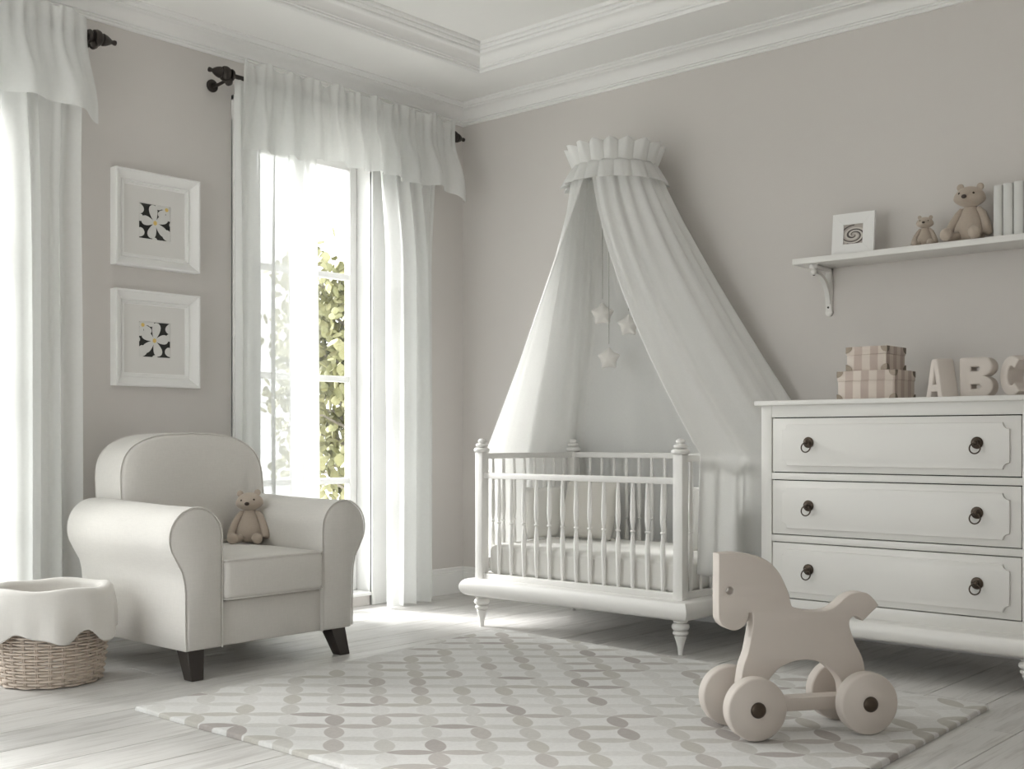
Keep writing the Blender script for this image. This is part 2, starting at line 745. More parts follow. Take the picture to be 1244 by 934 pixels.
OPZ0, OPZ1 = .06, 2.72
wall_with_holes('wall_left', 'x', -.22, 0, RY, .2, -.1, 3.45, [(c - h, c + h, OPZ0, OPZ1) for c, h in WIN_L])
wall_with_holes('wall_back', 'y', 0, .2, 0, RX, -.1, 3.45, [])
wall_with_holes('wall_right', 'x', RX, RX + .2, RY, .2, -.1, 3.45, [])
wall_with_holes('wall_front', 'y', RY - .22, RY, -.22, RX + .2, -.1, 3.45, [FW])

# ceiling: dropped soffit all round, raised centre
TX0, TX1, TY0, TY1 = .61, 5.55, -5.85, -.49
bm = bmesh.new()
for (a, b, c, d) in ((0, TX0, RY, 0), (TX1, RX, RY, 0), (TX0, TX1, TY1, 0), (TX0, TX1, RY, TY0)):
    bbox(bm, a, b, c, d, ZS, ZC + .1)
bbox(bm, TX0, TX1, TY0, TY1, ZC, ZC + .1)
ceiling = struct(from_bm('ceiling', bm, CEIL, smooth=False))


def moulding(name, rect, prof, m, inward=1):
    """mitred moulding round a rectangle; prof = (projection, z) list"""
    x0, x1, y0, y1 = rect
    bm = bmesh.new()
    rings = []
    for (cx, cy, sx, sy) in ((x0, y0, 1, 1), (x1, y0, -1, 1), (x1, y1, -1, -1), (x0, y1, 1, -1)):
        rings.append([bm.verts.new((cx + sx * p * inward, cy + sy * p * inward, z)) for p, z in prof])
    n = len(prof)
    for k in range(4):
        A, B = rings[k], rings[(k + 1) % 4]
        for i in range(n - 1):
            bm.faces.new((A[i], B[i], B[i + 1], A[i + 1]))
    return struct(from_bm(name, bm, m, angle=32))


def arc(cx, cz, r, a0, a1, n=8):
    return [(cx + r * cos(radians(lerp(a0, a1, i / n))), cz + r * sin(radians(lerp(a0, a1, i / n)))) for i in range(n + 1)]


moulding('trim_1', (0, RX, RY, 0),
         [(0, 3.052), (.010, 3.052), (.014, 3.056), (.014, 3.066), (.020, 3.068), (.020, 3.076)] +
         arc(.094, 3.070, .066, 172, 98, 10) + [(.092, 3.140), (.092, 3.146), (.100, 3.147), (.106, 3.152), (.112, 3.158), (.118, 3.160), (.122, 3.164), (.122, 3.171)], TRIM)
moulding('trim_2', (TX0 - .0, TX1 + .0, TY0 - .0, TY1 + .0),
         [(-.012, 3.171), (-.012, 3.163), (.002, 3.163), (.006, 3.168), (.006, 3.180), (.016, 3.183), (.016, 3.192)] +
         arc(.080, 3.190, .058, 175, 100, 9) + [(.074, 3.252), (.074, 3.262), (.088, 3.264), (.094, 3.272), (.094, 3.280), (.108, 3.282), (.112, 3.290), (.112, 3.300)], TRIM)

# baseboards with a stepped, rounded head, interrupted at the floor-length windows
BP = [(0, .168), (.006, .168), (.010, .163), (.010, .150), (.014, .146), (.016, .140), (.014, .134), (.018, .130), (.018, 0), (0, 0)]


def baseboard(name, axis, c, sgn, a0, a1):
    bm = bmesh.new()
    rs = []
    for a in (a0, a1):
        rs.append([bm.verts.new((c + sgn * p, a, z) if axis == 'x' else (a, c + sgn * p, z)) for p, z in BP])
    n = len(BP)
    for i in range(n):
        bm.faces.new((rs[0][i], rs[0][(i + 1) % n], rs[1][(i + 1) % n], rs[1][i]))
    bm.faces.new(rs[0])
    bm.faces.new(rs[1])
    return struct(from_bm(name, bm, TRIM, angle=30))


CW = .145  # casing width
ys = [0.] + [v for c, h in WIN_L for v in (c + h + CW, c - h - CW)] + [RY]
for i in range(0, len(ys), 2):
    baseboard('baseboard_left', 'x', 0, 1, ys[i], ys[i + 1])
baseboard('baseboard_back', 'y', 0, -1, .018, RX)
baseboard('baseboard_right', 'x', RX, -1, RY, 0)
baseboard('baseboard_front', 'y', RY, 1, 0, RX)

# floor: subfloor + individual planks running towards the window side
bm = bmesh.new()
bbox(bm, -.22, RX + .2, RY - .2, .2, -.1, -.022)
floor = struct(from_bm('floor', bm, GREYP, smooth=False))
PW = .235
plank_meshes = {}


def plank_mesh(w_, l_):
    k = (round(w_, 3), round(l_, 2))
    if k not in plank_meshes:
        bm = bmesh.new()
        bbox(bm, .0011, w_ - .0011, .0011, l_ - .0011, -.0215, 0, .0016, 1)
        bmesh.ops.recalc_face_normals(bm, faces=bm.faces)
        me = bpy.data.meshes.new('plank')
        bm.to_mesh(me)
        bm.free()
        me.materials.append(PLANK)
        plank_meshes[k] = me
    return plank_meshes[k]


x = .21 - PW
rnd = random.Random(11)
while x < RX:
    x0, x1 = max(x, 0), min(x + PW, RX)
    y = RY - rnd.choice((0, .4, .8, 1.2, 1.6))
    while y < 0:
        ln = rnd.choice((1.8, 2.2, 2.6))
        y0, y1 = max(y, RY), min(y + ln, 0)
        if y1 - y0 > .05 and x1 - x0 > .01:
            o = bpy.data.objects.new('plank', plank_mesh(x1 - x0, y1 - y0))
            o.location = (x0, y0, rnd.uniform(-.0009, 0))
            o.parent = floor
            COL.objects.link(o)
        y += ln
    x += PW


# ------------------------------------------------------------------ windows
def window(n, cy, hw, z0=OPZ0, z1=OPZ1, two=True):
    root = struct(bpy.data.objects.new('window_%d' % n, None))
    COL.objects.link(root)
    root.location = (0, cy, z0)
    H = z1 - z0
    # casing on the room side, stepped
    for s in (-1, 1):
        bm = bmesh.new()
        a, b = sorted((s * (hw - .012), s * (hw + CW)))
        bbox(bm, 0, .018, a, b, -z0, H + .012, .003)
        a, b = sorted((s * (hw + CW - .035), s * (hw + CW)))
        bbox(bm, 0, .032, a, b, -z0, H + CW, .006)
        a, b = sorted((s * (hw - .012), s * (hw + .012)))
        bbox(bm, 0, .026, a, b, -z0, H, .005)
        from_bm('window_casing', bm, TRIM, root)
    bm = bmesh.new()
    bbox(bm, 0, .018, -hw - CW + .03, hw + CW - .03, H, H + CW, .003)
    bbox(bm, 0, .034, -hw - CW, hw + CW, H + CW - .035, H + CW, .006)
    from_bm('window_head', bm, TRIM, root)
    # reveal lining
    bm = bmesh.new()
    for s in (-1, 1):
        a, b = sorted((s * (hw - .012), s * (hw - .001)))
        bbox(bm, -.215, 0, a, b, 0, H, .001)
    bbox(bm, -.215, 0, -hw + .012, hw - .012, H - .012, H - .001, .001)
    bbox(bm, -.24, .02, -hw + .012, hw - .012, 0.0, .02, .002)
    from_bm('window_lining', bm, TRIM, root)
    # sashes
    fx0, fx1 = -.165, -.115
    fw = .056
    o = hw - .013
    leaves = [(-o, .0), (.0, o)] if two else [(-o, o)]
    bars = [.75 - z0, 1.365 - z0, 1.985 - z0]
    zb0, zb1 = .022, H - .014
    for (a, b) in leaves:
        fr = bpy.data.objects.new('window_sash', None)
        COL.objects.link(fr)
        fr.parent = root
        bm = bmesh.new()
        bbox(bm, fx0, fx1, a + .001, a + fw, zb0, zb1, .004)
        bbox(bm, fx0, fx1, b - fw, b - .001, zb0, zb1, .004)
        from_bm('stile', bm, TRIM, fr)
        bm = bmesh.new()
        bbox(bm, fx0, fx1, a + fw, b - fw, zb0, zb0 + .09, .004)
        bbox(bm, fx0, fx1, a + fw, b - fw, zb1 - .075, zb1, .004)
        from_bm('rail', bm, TRIM, fr)
        for zz in bars:
            box('glazing_bar', fx0 + .008, fx1 - .006, a + fw, b - fw, zz - .018, zz + .018, TRIM, fr, .004)
        zs = [zb0 + .09] + bars + [zb1 - .075]
        for p, q in zip(zs, zs[1:]):
            box('pane', -.142, -.138, a + fw - .002, b - fw + .002, p, q, GLASS, fr, 0)
    return root


window(1, WIN_L[0][0], WIN_L[0][1])
window(2, WIN_L[1][0], WIN_L[1][1])
window(3, WIN_L[2][0], WIN_L[2][1])
# big window in the wall behind the camera
root = struct(bpy.data.objects.new('window_4', None))
COL.objects.link(root)
root.location = (FW[0], RY, FW[2])
W_, H_ = FW[1] - FW[0], FW[3] - FW[2]
for k in range(5):
    xx = W_ * k / 4
    box('mullion', max(xx - .03, 0), min(xx + .03, W_), -.16, -.1, 0, H_, TRIM, root, .004)
for zz in (0, H_ * .5, H_ - .05):
    box('transom', .0, W_, -.155, -.105, zz, zz + .05, TRIM, root, .004)
for k in range(4):
    box('pane', W_ * k / 4 + .02, W_ * (k + 1) / 4 - .02, -.132, -.128, .03, H_ - .03, GLASS, root, 0)
bm = bmesh.new()
bbox(bm, -.12, W_ + .12, 0, .02, H_, H_ + .12, .003)
bbox(bm, -.12, 0, 0, .02, -.05, H_, .003)
bbox(bm, W_, W_ + .12, 0, .02, -.05, H_, .003)
bbox(bm, -.14, W_ + .14, -.02, .05, -.04, 0, .004)
from_bm('window_casing', bm, TRIM, root)

# ================================================================== OUTSIDE: paving far below and a tree
bm = bmesh.new()
bbox(bm, -45, 15, -45, 45, -3.9, -3.6)
struct(tag(from_bm('ground', bm, GROUND, smooth=False), 'pale paving far below the window'))
TREE = (-3.6, 2.15, -3.6)
tree = thing('tree', 'leafy yellow-green tree seen through the tall window', 'tree', TREE)
tr = random.Random(5)
trunk_pts = [(0, 0, 0), (.05, -.03, 1.2), (.0, .06, 2.4), (-.08, .1, 3.6), (-.05, .02, 4.6), (.02, -.05, 6.5)]
tube('trunk', trunk_pts, [.15, .12, .10, .075, .045, .02], BARK, tree, 10)


def in_crown(p):
    # p relative to tree root; z measured from ground (floor is 3.6)
    zz = p.z - 3.6
    d = sqrt(p.x ** 2 + p.y ** 2)
    lim = 1.15 * min(1, max(0, (zz - .3) / .5)) * min(1, max(0, (3.45 - zz) / .9)) ** .7
    return d < lim


leaf_me = []
for k in range(3):
    bm = bmesh.new()
    L_, W2 = .10, .082
    mid = [bm.verts.new((0, t * L_, .012 * sin(pi * t))) for t in (0, .25, .5, .75, 1)]
    for s in (-1, 1):
        sd = [bm.verts.new((s * W2 * .5 * wv, t * L_, -.006 * (k + .5))) for t, wv in ((.12, .55), (.4, 1.), (.65, .9), (.88, .45))]
        bm.faces.new((mid[0], sd[0], mid[1]) if s > 0 else (mid[0], mid[1], sd[0]))
        for i in range(3):
            f = (mid[i + 1], sd[i], sd[i + 1], mid[i + 2]) if i < 3 else None
            bm.faces.new(f)
        bm.faces.new((mid[4], sd[3], mid[4 - 0])) if False else None
    me = bpy.data.meshes.new('leaf')
    bmesh.ops.recalc_face_normals(bm, faces=bm.faces)
    bm.to_mesh(me)
    bm.free()
    for p in me.polygons:
        p.use_smooth = True
    me.materials.append(LEAFM[k])
    leaf_me.append(me)
branches = []
for b in range(56):
    a = b * 2.4 + tr.uniform(-.3, .3)
    h0 = 3.5 + 2.8 * b / 56
    ln = tr.uniform(.7, 1.1) * (1 if h0 < 5 else .75)
    bx, by, bz = plin([(p[2],) + p for p in trunk_pts], h0)
    st = Vector((bx, by, bz))
    pts = [st]
    for k in range(1, 6):
        t = k / 5
        pts.append(st + Vector((cos(a) * ln * t, sin(a) * ln * t, ln * (.55 * t - .35 * t * t) + tr.uniform(-.03, .03))))
    tube('branch', pts, [.022, .018, .014, .010, .007, .004], BARK, tree, 5)
    branches.append(pts)
leaves = []
for pts in branches:
    for k in range(95):
        t = tr.uniform(.15, 1.05)
        i = min(4, int(t * 5))
        p = pts[i].lerp(pts[i + 1], min(1.2, t * 5 - i))
        off = Vector((tr.gauss(0, .13), tr.gauss(0, .13), tr.gauss(-.02, .15)))
        q = p + off
        if in_crown(q):
            leaves.append(q)
# keep clear gaps so that sky shows between clumps
leaves = [q for q in leaves if noise.noise(q * 2.6) > -.27]
camv = Vector(CAM) - Vector(TREE)


def aim(q):
    wp = q + Vector(TREE)
    t = (0 - CAM[0]) / (wp.x - CAM[0])
    y = CAM[1] + t * (wp.y - CAM[1])
    return abs(y + 1.0) < .2
leaves.sort(key=lambda q: (not aim(q), (q - camv).length))
rest = bmesh.new()
for n_, q in enumerate(leaves):
    rot = Matrix.Rotation(tr.uniform(0, 2 * pi), 4, 'Z') @ Matrix.Rotation(tr.uniform(-1.9, -.2), 4, 'X') @ Matrix.Rotation(tr.uniform(-.5, .5), 4, 'Y')
    s = tr.uniform(.75, 1.35)
    M4 = Matrix.Translation(q) @ rot @ Matrix.Scale(s, 4)
    if n_ < 300:
        o = bpy.data.objects.new('leaf', leaf_me[n_ % 3])
        o.matrix_local = M4
        o.parent = tree
        COL.objects.link(o)
    elif n_ < 3500:
        tmp = bmesh.new()
        tmp.from_mesh(leaf_me[n_ % 3])
        tmp.transform(M4)
        mp_ = {v: rest.verts.new(v.co) for v in tmp.verts}
        for f in tmp.faces:
            nf = rest.faces.new([mp_[v] for v in f.verts])
            nf.material_index = n_ % 3
        tmp.free()
tag(from_bm('foliage', rest, LEAFM, tree, angle=180, recalc=False), kind='stuff')


# ================================================================== CURTAINS
def rod_set(cy, half, lab, side):
    t = thing('curtain_rod', lab, 'curtain rod', (0, cy, 0))
    zr, xr = 2.915, .15
    tube('rod', [(xr, -half + .09, zr), (xr, half - .09, zr)], .012, IRON, t, 12)
    prof = [(0, 0), (.014, .0), (.014, .012), (.030, .014), (.033, .022), (.030, .030), (.020, .033), (.020, .040),
            (.036, .043), (.040, .056), (.038, .070), (.030, .080), (.024, .084), (.026, .088), (.030, .092), (.026, .108), (.017, .126), (.010, .136), (.010, .142), (.013, .150), (.012, .158), (0, .162)]
    for s in (-1, 1):
        mt = Matrix.Translation((xr, s * (half - .16), zr)) @ Matrix.Rotation(-s * pi / 2, 4, 'X')
        lathe('finial', prof, IRON, t, 20, mt)
        yb = s * (half - .12)
        bm = bmesh.new()
        tube_bm(bm, [(0.002, yb, zr - .03), (.06, yb, zr - .035), (.11, yb, zr - .03), (xr, yb, zr - .012)], [.010, .009, .009, .011], 10)
        lathe_bm(bm, [(0, 0), (.034, 0), (.034, .006), (.026, .012), (0, .012)], 20, Matrix.Translation((.002, yb, zr - .03)) @ Matrix.Rotation(pi / 2, 4, 'Y'))
        lathe_bm(bm, [(0, -.022), (.012, -.019), (.021, -.008), (.021, .008), (.012, .019), (0, .022)], 16, Matrix.Translation((xr + .004, yb, zr - .038)) @ Matrix.Rotation(pi / 2, 4, 'Y'))
        from_bm('rod_bracket', bm, IRON, t)
    return t


def panel(name, lab, y0, y1, xb, folds, seed, ztop=2.90, zbot=.012, amp=.035, flare=0., parent_loc=(0, 0, 0)):
    """hanging sheer panel from y0 to y1 with soft vertical folds"""
    rd = random.Random(seed)
    ph = [rd.uniform(0, 2 * pi) for _ in range(5)]

    def fn(u, v):
        z = lerp(ztop, zbot, v)
        y = lerp(y0, y1, u)
        k = 2 * pi * folds
        g = .55 + .45 * sstep(0, .5, v)
        x = xb + amp * g * (sin(k * u + ph[0] + .7 * sin(2.1 * u + ph[1])) + .35 * sin(k * 1.73 * u + ph[2])) \
            + .012 * sin(3 * v + 5 * u + ph[3])
        yy = y + .014 * g * cos(k * u + ph[0]) + (u - .5) * flare * v
        x += .012 * v + (.138 - xb) * (1 - sstep(.04, .30, v))
        return (x, yy, z)
    return tag(grid_mesh(name, 120, 40, fn, SHEER, None, 0, angle=180), lab, 'curtain', 'sheer curtain panels at the tall windows')


def valance(lab, y0, y1, seed, group):
    rd = random.Random(seed)
    n = 10
    ph = [rd.uniform(0, 2 * pi) for _ in range(8)]
    steps = [(0, 0.)]
    for k in range(1, 9):
        steps.append((k / 8, rd.uniform(-.03, .03)))
    tops = [rd.uniform(.0, 1.) for _ in range(60)]

    def fn(u, v):
        y = lerp(y0, y1, u)
        hem = 2.550 + plin(steps, u)[0] + .006 * sin(19 * u + ph[4]) - .035 * (sstep(.95, 1, u) + sstep(.05, 0, u))
        zt = 2.990 + .020 * abs(sin(n * pi * u + ph[0])) ** .8 + .008 * sin(41 * u + ph[1])
        z = lerp(zt, hem, v)
        wob = sin(2 * pi * n * u + ph[2] + 1.3 * sin(5 * u + ph[3]) + .8 * sin(11 * u))
        fine = sin(2 * pi * n * 2.6 * u + ph[5] + sin(13 * u))
        low = sstep(2.87, 2.62, z)
        if z > 2.940:
            a, f = .008 + .12 * (z - 2.940), .8
        elif z > 2.885:
            a, f = .006, 1.
        else:
            a, f = .007 + .024 * low, .75 * (1 - .8 * low)
        x = .184 + a * wob + .008 * f * fine + .030 * low
        yy = y + .004 * cos(2 * pi * n * u + ph[2]) + (u - .5) * .10 * sstep(2.9, 2.55, z)
        return (x, yy, z)
    o = grid_mesh('valance', 420, 46, fn, SHEERV, None, 0, angle=180)
    return tag(o, lab, 'valance', group)


rod_set(-1.095, .95, 'dark iron curtain rod with turned finials over the middle window', 0)
rod_set(-3.545, .98, 'dark iron curtain rod at the left edge of the picture', 0)
valance('gathered white sheer valance over the middle window', -1.855, -.27, 3, None)
valance('gathered white sheer valance at the left edge of the picture', -4.36, -2.73, 9, None)
panel('sheer_curtain', 'white sheer curtain behind the armchair, left of the open pane', -1.885, -1.335, .135, 5, 2)
panel('sheer_curtain', 'white sheer curtain nearest the crib, falling to the floor, right of the open pane', -.86, -.53, .20, 3.2, 8, flare=.03)
panel('sheer_curtain', 'narrow greyish sheer curtain behind the bright one, beside the room corner', -.522, -.375, .098, 1.5, 4, amp=.022)
panel('sheer_curtain', 'wide sheer curtain at the left edge of the picture behind the basket', -3.52, -2.955, .17, 5, 6)
panel('sheer_curtain', 'greyish sheer curtain edge left of the two picture frames', -2.948, -2.745, .11, 1.6, 12, amp=.03)
panel('sheer_curtain', 'sheer curtain on the far side of the left window, outside the picture', -4.33, -3.56, .14, 6, 14)


# ================================================================== PICTURE FRAMES ON THE LEFT WALL
def clip_poly(poly, h):
    for ax, sg in ((0, 1), (0, -1), (1, 1), (1, -1)):
        out = []
        for i in range(len(poly)):
            p, q = poly[i - 1], poly[i]
            ip, iq = sg * p[ax] <= h, sg * q[ax] <= h
            if ip != iq:
                t = (h * sg - p[ax]) / (q[ax] - p[ax])
                r = [0, 0]
                r[ax] = h * sg
                r[1 - ax] = p[1 - ax] + t * (q[1 - ax] - p[1 - ax])
                if iq:
                    out += [tuple(r), q]
                else:
                    out.append(tuple(r))
            elif iq:
                out.append(q)
        poly = out
        if not poly:
            break
    return poly


def petal(cx, cy, ang, L_, W_):
    pts = []
    for k in range(24):
        t = k / 24 * 2 * pi
        # teardrop, wide towards the tip
        a = (1 - cos(t)) / 2
        b = sin(t) * (.30 + .70 * a) * W_ / 2 * 1.02
        pts.append((cx + cos(ang) * a * L_ - sin(ang) * b, cy + sin(ang) * a * L_ + cos(ang) * b))
    return pts


def flower_print(mirror, parent, x):
    h = .088
    bm = bmesh.new()

    def add(poly, lev, mi):
        poly = clip_poly(poly, h)
        if len(poly) < 3:
            return
        f = bm.faces.new([bm.verts.new((x + lev * .00003, mirror * p[0], p[1])) for p in poly])
        f.material_index = mi
        f.normal_update()
        if f.normal.x < 0:
            f.normal_flip()
    add([(-h, -h), (h, -h), (h, h), (-h, h)], 0, 0)
    lev = 1
    # neighbouring flowers cut by the print's edge
    for (cx, cy, r, a0, n) in ((-.115, .10, .075, .3, 5), (.115, -.095, .085, 1.2, 5), (-.12, -.085, .07, .6, 5), (.068, .072, .060, .1, 5), (-.125, .015, .06, 0, 5), (.02, .125, .06, -1.5, 5), (.125, .02, .05, 2.6, 5), (0, -.128, .05, 1.6, 5)):
        for k in range(n):
            add(petal(cx, cy, a0 + k * 2 * pi / n, r, r * .86), lev, 1)
            lev += 1
    for k, (a, L_, W_) in enumerate(((100, .092, .066), (172, .080, .066), (250, .084, .066), (318, .086, .062), (28, .080, .066))):
        add(petal(.002, -.004, radians(a), L_, W_), lev, 1)
        lev += 1
    add([(.002 + .012 * cos(k * pi / 6) * (1 if k % 2 else .8), -.004 + .013 * sin(k * pi / 6) * (1 if k % 2 else .8)) for k in range(12)], lev + 1, 2)
    add([(.068 + .010 * cos(k * pi / 6), .072 + .010 * sin(k * pi / 6)) for k in range(12)], lev + 1, 2)
    return from_bm('print', bm, [BLACK, PETAL, YEL], parent, smooth=False, recalc=False)


def wall_picture(cz, lab, mirror):
    t = thing('picture_frame', lab, 'picture frame', (0, -2.272, cz), 0, 'square flower pictures on the left wall')
    bm = bmesh.new()
    H = .241
    # rings: (half size, x)
    prof = [(H - .001, .001), (H, .054), (H - .002, .057), (H - .010, .057), (H - .012, .050), (H - .048, .022), (H - .050, .028), (H - .055, .028), (H - .057, .021),
            (H - .062, .021), (H - .064, .016), (H - .070, .0135)]
    rings = [[bm.verts.new((x_, sy * h_, sz * h_)) for sy, sz in ((-1, -1), (1, -1), (1, 1), (-1, 1))] for h_, x_ in prof]
    for A, B in zip(rings, rings[1:]):
        for i in range(4):
            bm.faces.new((A[i], A[(i + 1) % 4], B[(i + 1) % 4], B[i]))
    from_bm('frame', bm, TRIM, t, angle=25)
    bm = bmesh.new()
    hh = .090
    h2 = H - .068
    # bevel-cut mount: raised board with a window
    for (a, b, c, d) in ((-h2, -hh, -h2, h2), (hh, h2, -h2, h2), (-hh, hh, -h2, -hh), (-hh, hh, hh, h2)):
        bbox(bm, .0112, .0138, a, b, c, d)
    from_bm('mount', bm, MATB, t, smooth=False)
    box('backing', .001, .010, -h2, h2, -h2, h2, MATB, t, 0)
    flower_print(mirror, t, .0112)
    return t


wall_picture(2.108, 'white box-framed white flower print, the upper of two on the left wall', 1)
wall_picture(1.508, 'white box-framed white flower print, the lower of two on the left wall', -1)

# ================================================================== ARMCHAIR
ch = thing('armchair', 'pale linen armchair with rolled arms and dark tapered feet beside the window', 'armchair', (0, -2.375, 0))
FX = 1.155
bm = bmesh.new()
bbox(bm, .34, FX - .022, -.30, .30, .125, .316, .012, 3)
bbox(bm, .30, .46, -.28, .28, .20, .62, .02, 3)
from_bm('seat_base', bm, UPH, ch)


def arm_profile(s):
    P_ = [(.268, .125), (.268, .40), (.268, .58)]
    cx, cz, r = .394, .592, .127
    P_ += [(cx + r * cos(radians(a)), cz + r * sin(radians(a))) for a in range(176, -31, -9)]
    P_ += [(.482, .49), (.462, .455), (.451, .41), (.447, .36), (.446, .20), (.444, .135), (.436, .125)]
    return [(s * a, b) for a, b in P_]


for s in (-1, 1):
    pr = arm_profile(s)
    n = len(pr)
    bm = bmesh.new()
    rings = []
    # (x, shrink) stations with softened front and back ends
    for x_, sh in ((.325, .030), (.308, .012), (.308, 0), (.34, 0), (.5, 0), (.7, 0), (.9, 0), (1.05, 0), (FX - .022, 0), (FX - .008, .004), (FX, .014)):
        cy_, cz_ = s * .36, .40
        rings.append([bm.verts.new((x_, y_ + (cy_ - y_) * sh / max(.09, abs(cy_ - y_)) if sh else y_, z_ + ((cz_ - z_) * sh / max(.2, abs(cz_ - z_)) if sh else 0) + .012 * sstep(.95, .45, x_) * sstep(.5, .7, z_))) for y_, z_ in pr])
    for A, B in zip(rings, rings[1:]):
        for i in range(n):
            bm.faces.new((A[i], A[(i + 1) % n], B[(i + 1) % n], B[i]))
    bm.faces.new(rings[0])
    bm.faces.new(rings[-1])
    arm = from_bm('arm', bm, UPH, ch, angle=50)
    pts = [(FX - .006, y_ * 1.0, z_) for y_, z_ in pr[:-1]]
    tube('piping', pts, .0036, PIPE, arm, 6)

# backrest: domed rounded slab, leaning back
hw_, zb, zt = .392, .50, 1.0
ol = []
for k in range(60):
    t = k / 60 * 2 * pi
    c, s_ = cos(t), sin(t)
    e = 2 / 3.6
    px = hw_ * math.copysign(abs(c) ** e, c)
    pz = math.copysign(abs(s_) ** e, s_)
    z_ = (zb + zt) / 2 + (zt - zb) / 2 * pz
    if s_ > 0:
        z_ += .030 * (1 - (px / hw_) ** 2)
    px += .042
    ol.append((px, z_))
bm = bmesh.new()
rings = []
NST = 9
for k, (xo, ins) in enumerate(((-.02, .06), (-.006, .025), (.0, .0), (.12, 0), (.205, .0), (.222, .006), (.232, .020), (.246, .075), (.256, .17))):
    rg = []
    for px, z_ in ol:
        cx_, cz_ = .042, (zb + zt) / 2
        d = sqrt((px - cx_) ** 2 + (z_ - cz_) ** 2)
        f_ = 1 - ins / d
        xx = .285 + xo - (z_ - .45) * .10
        rg.append(bm.verts.new((xx, cx_ + (px - cx_) * f_, cz_ + (z_ - cz_) * f_)))
    rings.append(rg)
for A, B in zip(rings, rings[1:]):
    for i in range(60):
        bm.faces.new((A[i], A[(i + 1) % 60], B[(i + 1) % 60], B[i]))
bm.faces.new(rings[0])
bm.faces.new(rings[-1])
back = from_bm('backrest', bm, UPH, ch, angle=70)
pts = [(.285 + .219 - (z_ - .45) * .10, px * 1.0, z_) for px, z_ in ol]
tube('piping', pts, .0036, PIPE, back, 6, True)
pts = [(.285 + .0 - (z_ - .45) * .10, px * 1.0, z_) for px, z_ in ol]
tube('piping', pts, .0036, PIPE, back, 6, True)

# seat cushion, crowned
bm = bmesh.new()
bbox(bm, .46, FX + .012, -.263, .263, .318, .494, .026, 4)
bmesh.ops.subdivide_edges(bm, edges=[e for e in bm.edges if e.calc_length() > .1], cuts=6, use_grid_fill=True)
for v in bm.verts:
    u_, w_ = (v.co.x - .81) / .36, v.co.y / .265
    if abs(u_) < 1 and abs(w_) < 1:
        k = (1 - u_ * u_) * (1 - w_ * w_)
        v.co.z += .018 * k * (1 if v.co.z > .42 else 0)
    if v.co.x > FX - .02:
        v.co.x += .012 * (1 - w_ * w_) * (1 - ((v.co.z - .405) / .09) ** 2)
cush = from_bm('seat_cushion', bm, UPH, ch, angle=50)
zz0, zz1 = .489, .326
pts = [(.50, -.262, zz0), (FX + .004, -.260, zz0), (FX + .010, -.25, zz0), (FX + .013, 0, zz0 + .002), (FX + .010, .25, zz0), (FX + .004, .260, zz0), (.50, .262, zz0)]
tube('piping', pts, .003, PIPE, cush, 6)
pts = [(p[0] + .001, p[1], zz1) for p in pts]
tube('piping', pts, .003, PIPE, cush, 6)

for (lx, ly, sp) in ((FX - .065, -.385, 0), (FX - .065, .375, .03), (.335, -.385, -.01), (.335, .385, .02)):
    bm = bmesh.new()
    t0, t1 = .042, .029
    lean = .028 if lx > .8 else -.03
    A = [bm.verts.new((lx + sx * t0, ly + sy * t0, .130)) for sx, sy in ((-1, -1), (1, -1), (1, 1), (-1, 1))]
    B = [bm.verts.new((lx + lean + sx * t1, ly + sp + sy * t1, .0)) for sx, sy in ((-1, -1), (1, -1), (1, 1), (-1, 1))]
    for i in range(4):
        bm.faces.new((A[i], A[(i + 1) % 4], B[(i + 1) % 4], B[i]))
    bm.faces.new(A)
    bm.faces.new(B)
    bmesh.ops.bevel(bm, geom=list(bm.edges), offset=.003, segments=1, affect='EDGES')
    from_bm('leg', bm, DARKW, ch)


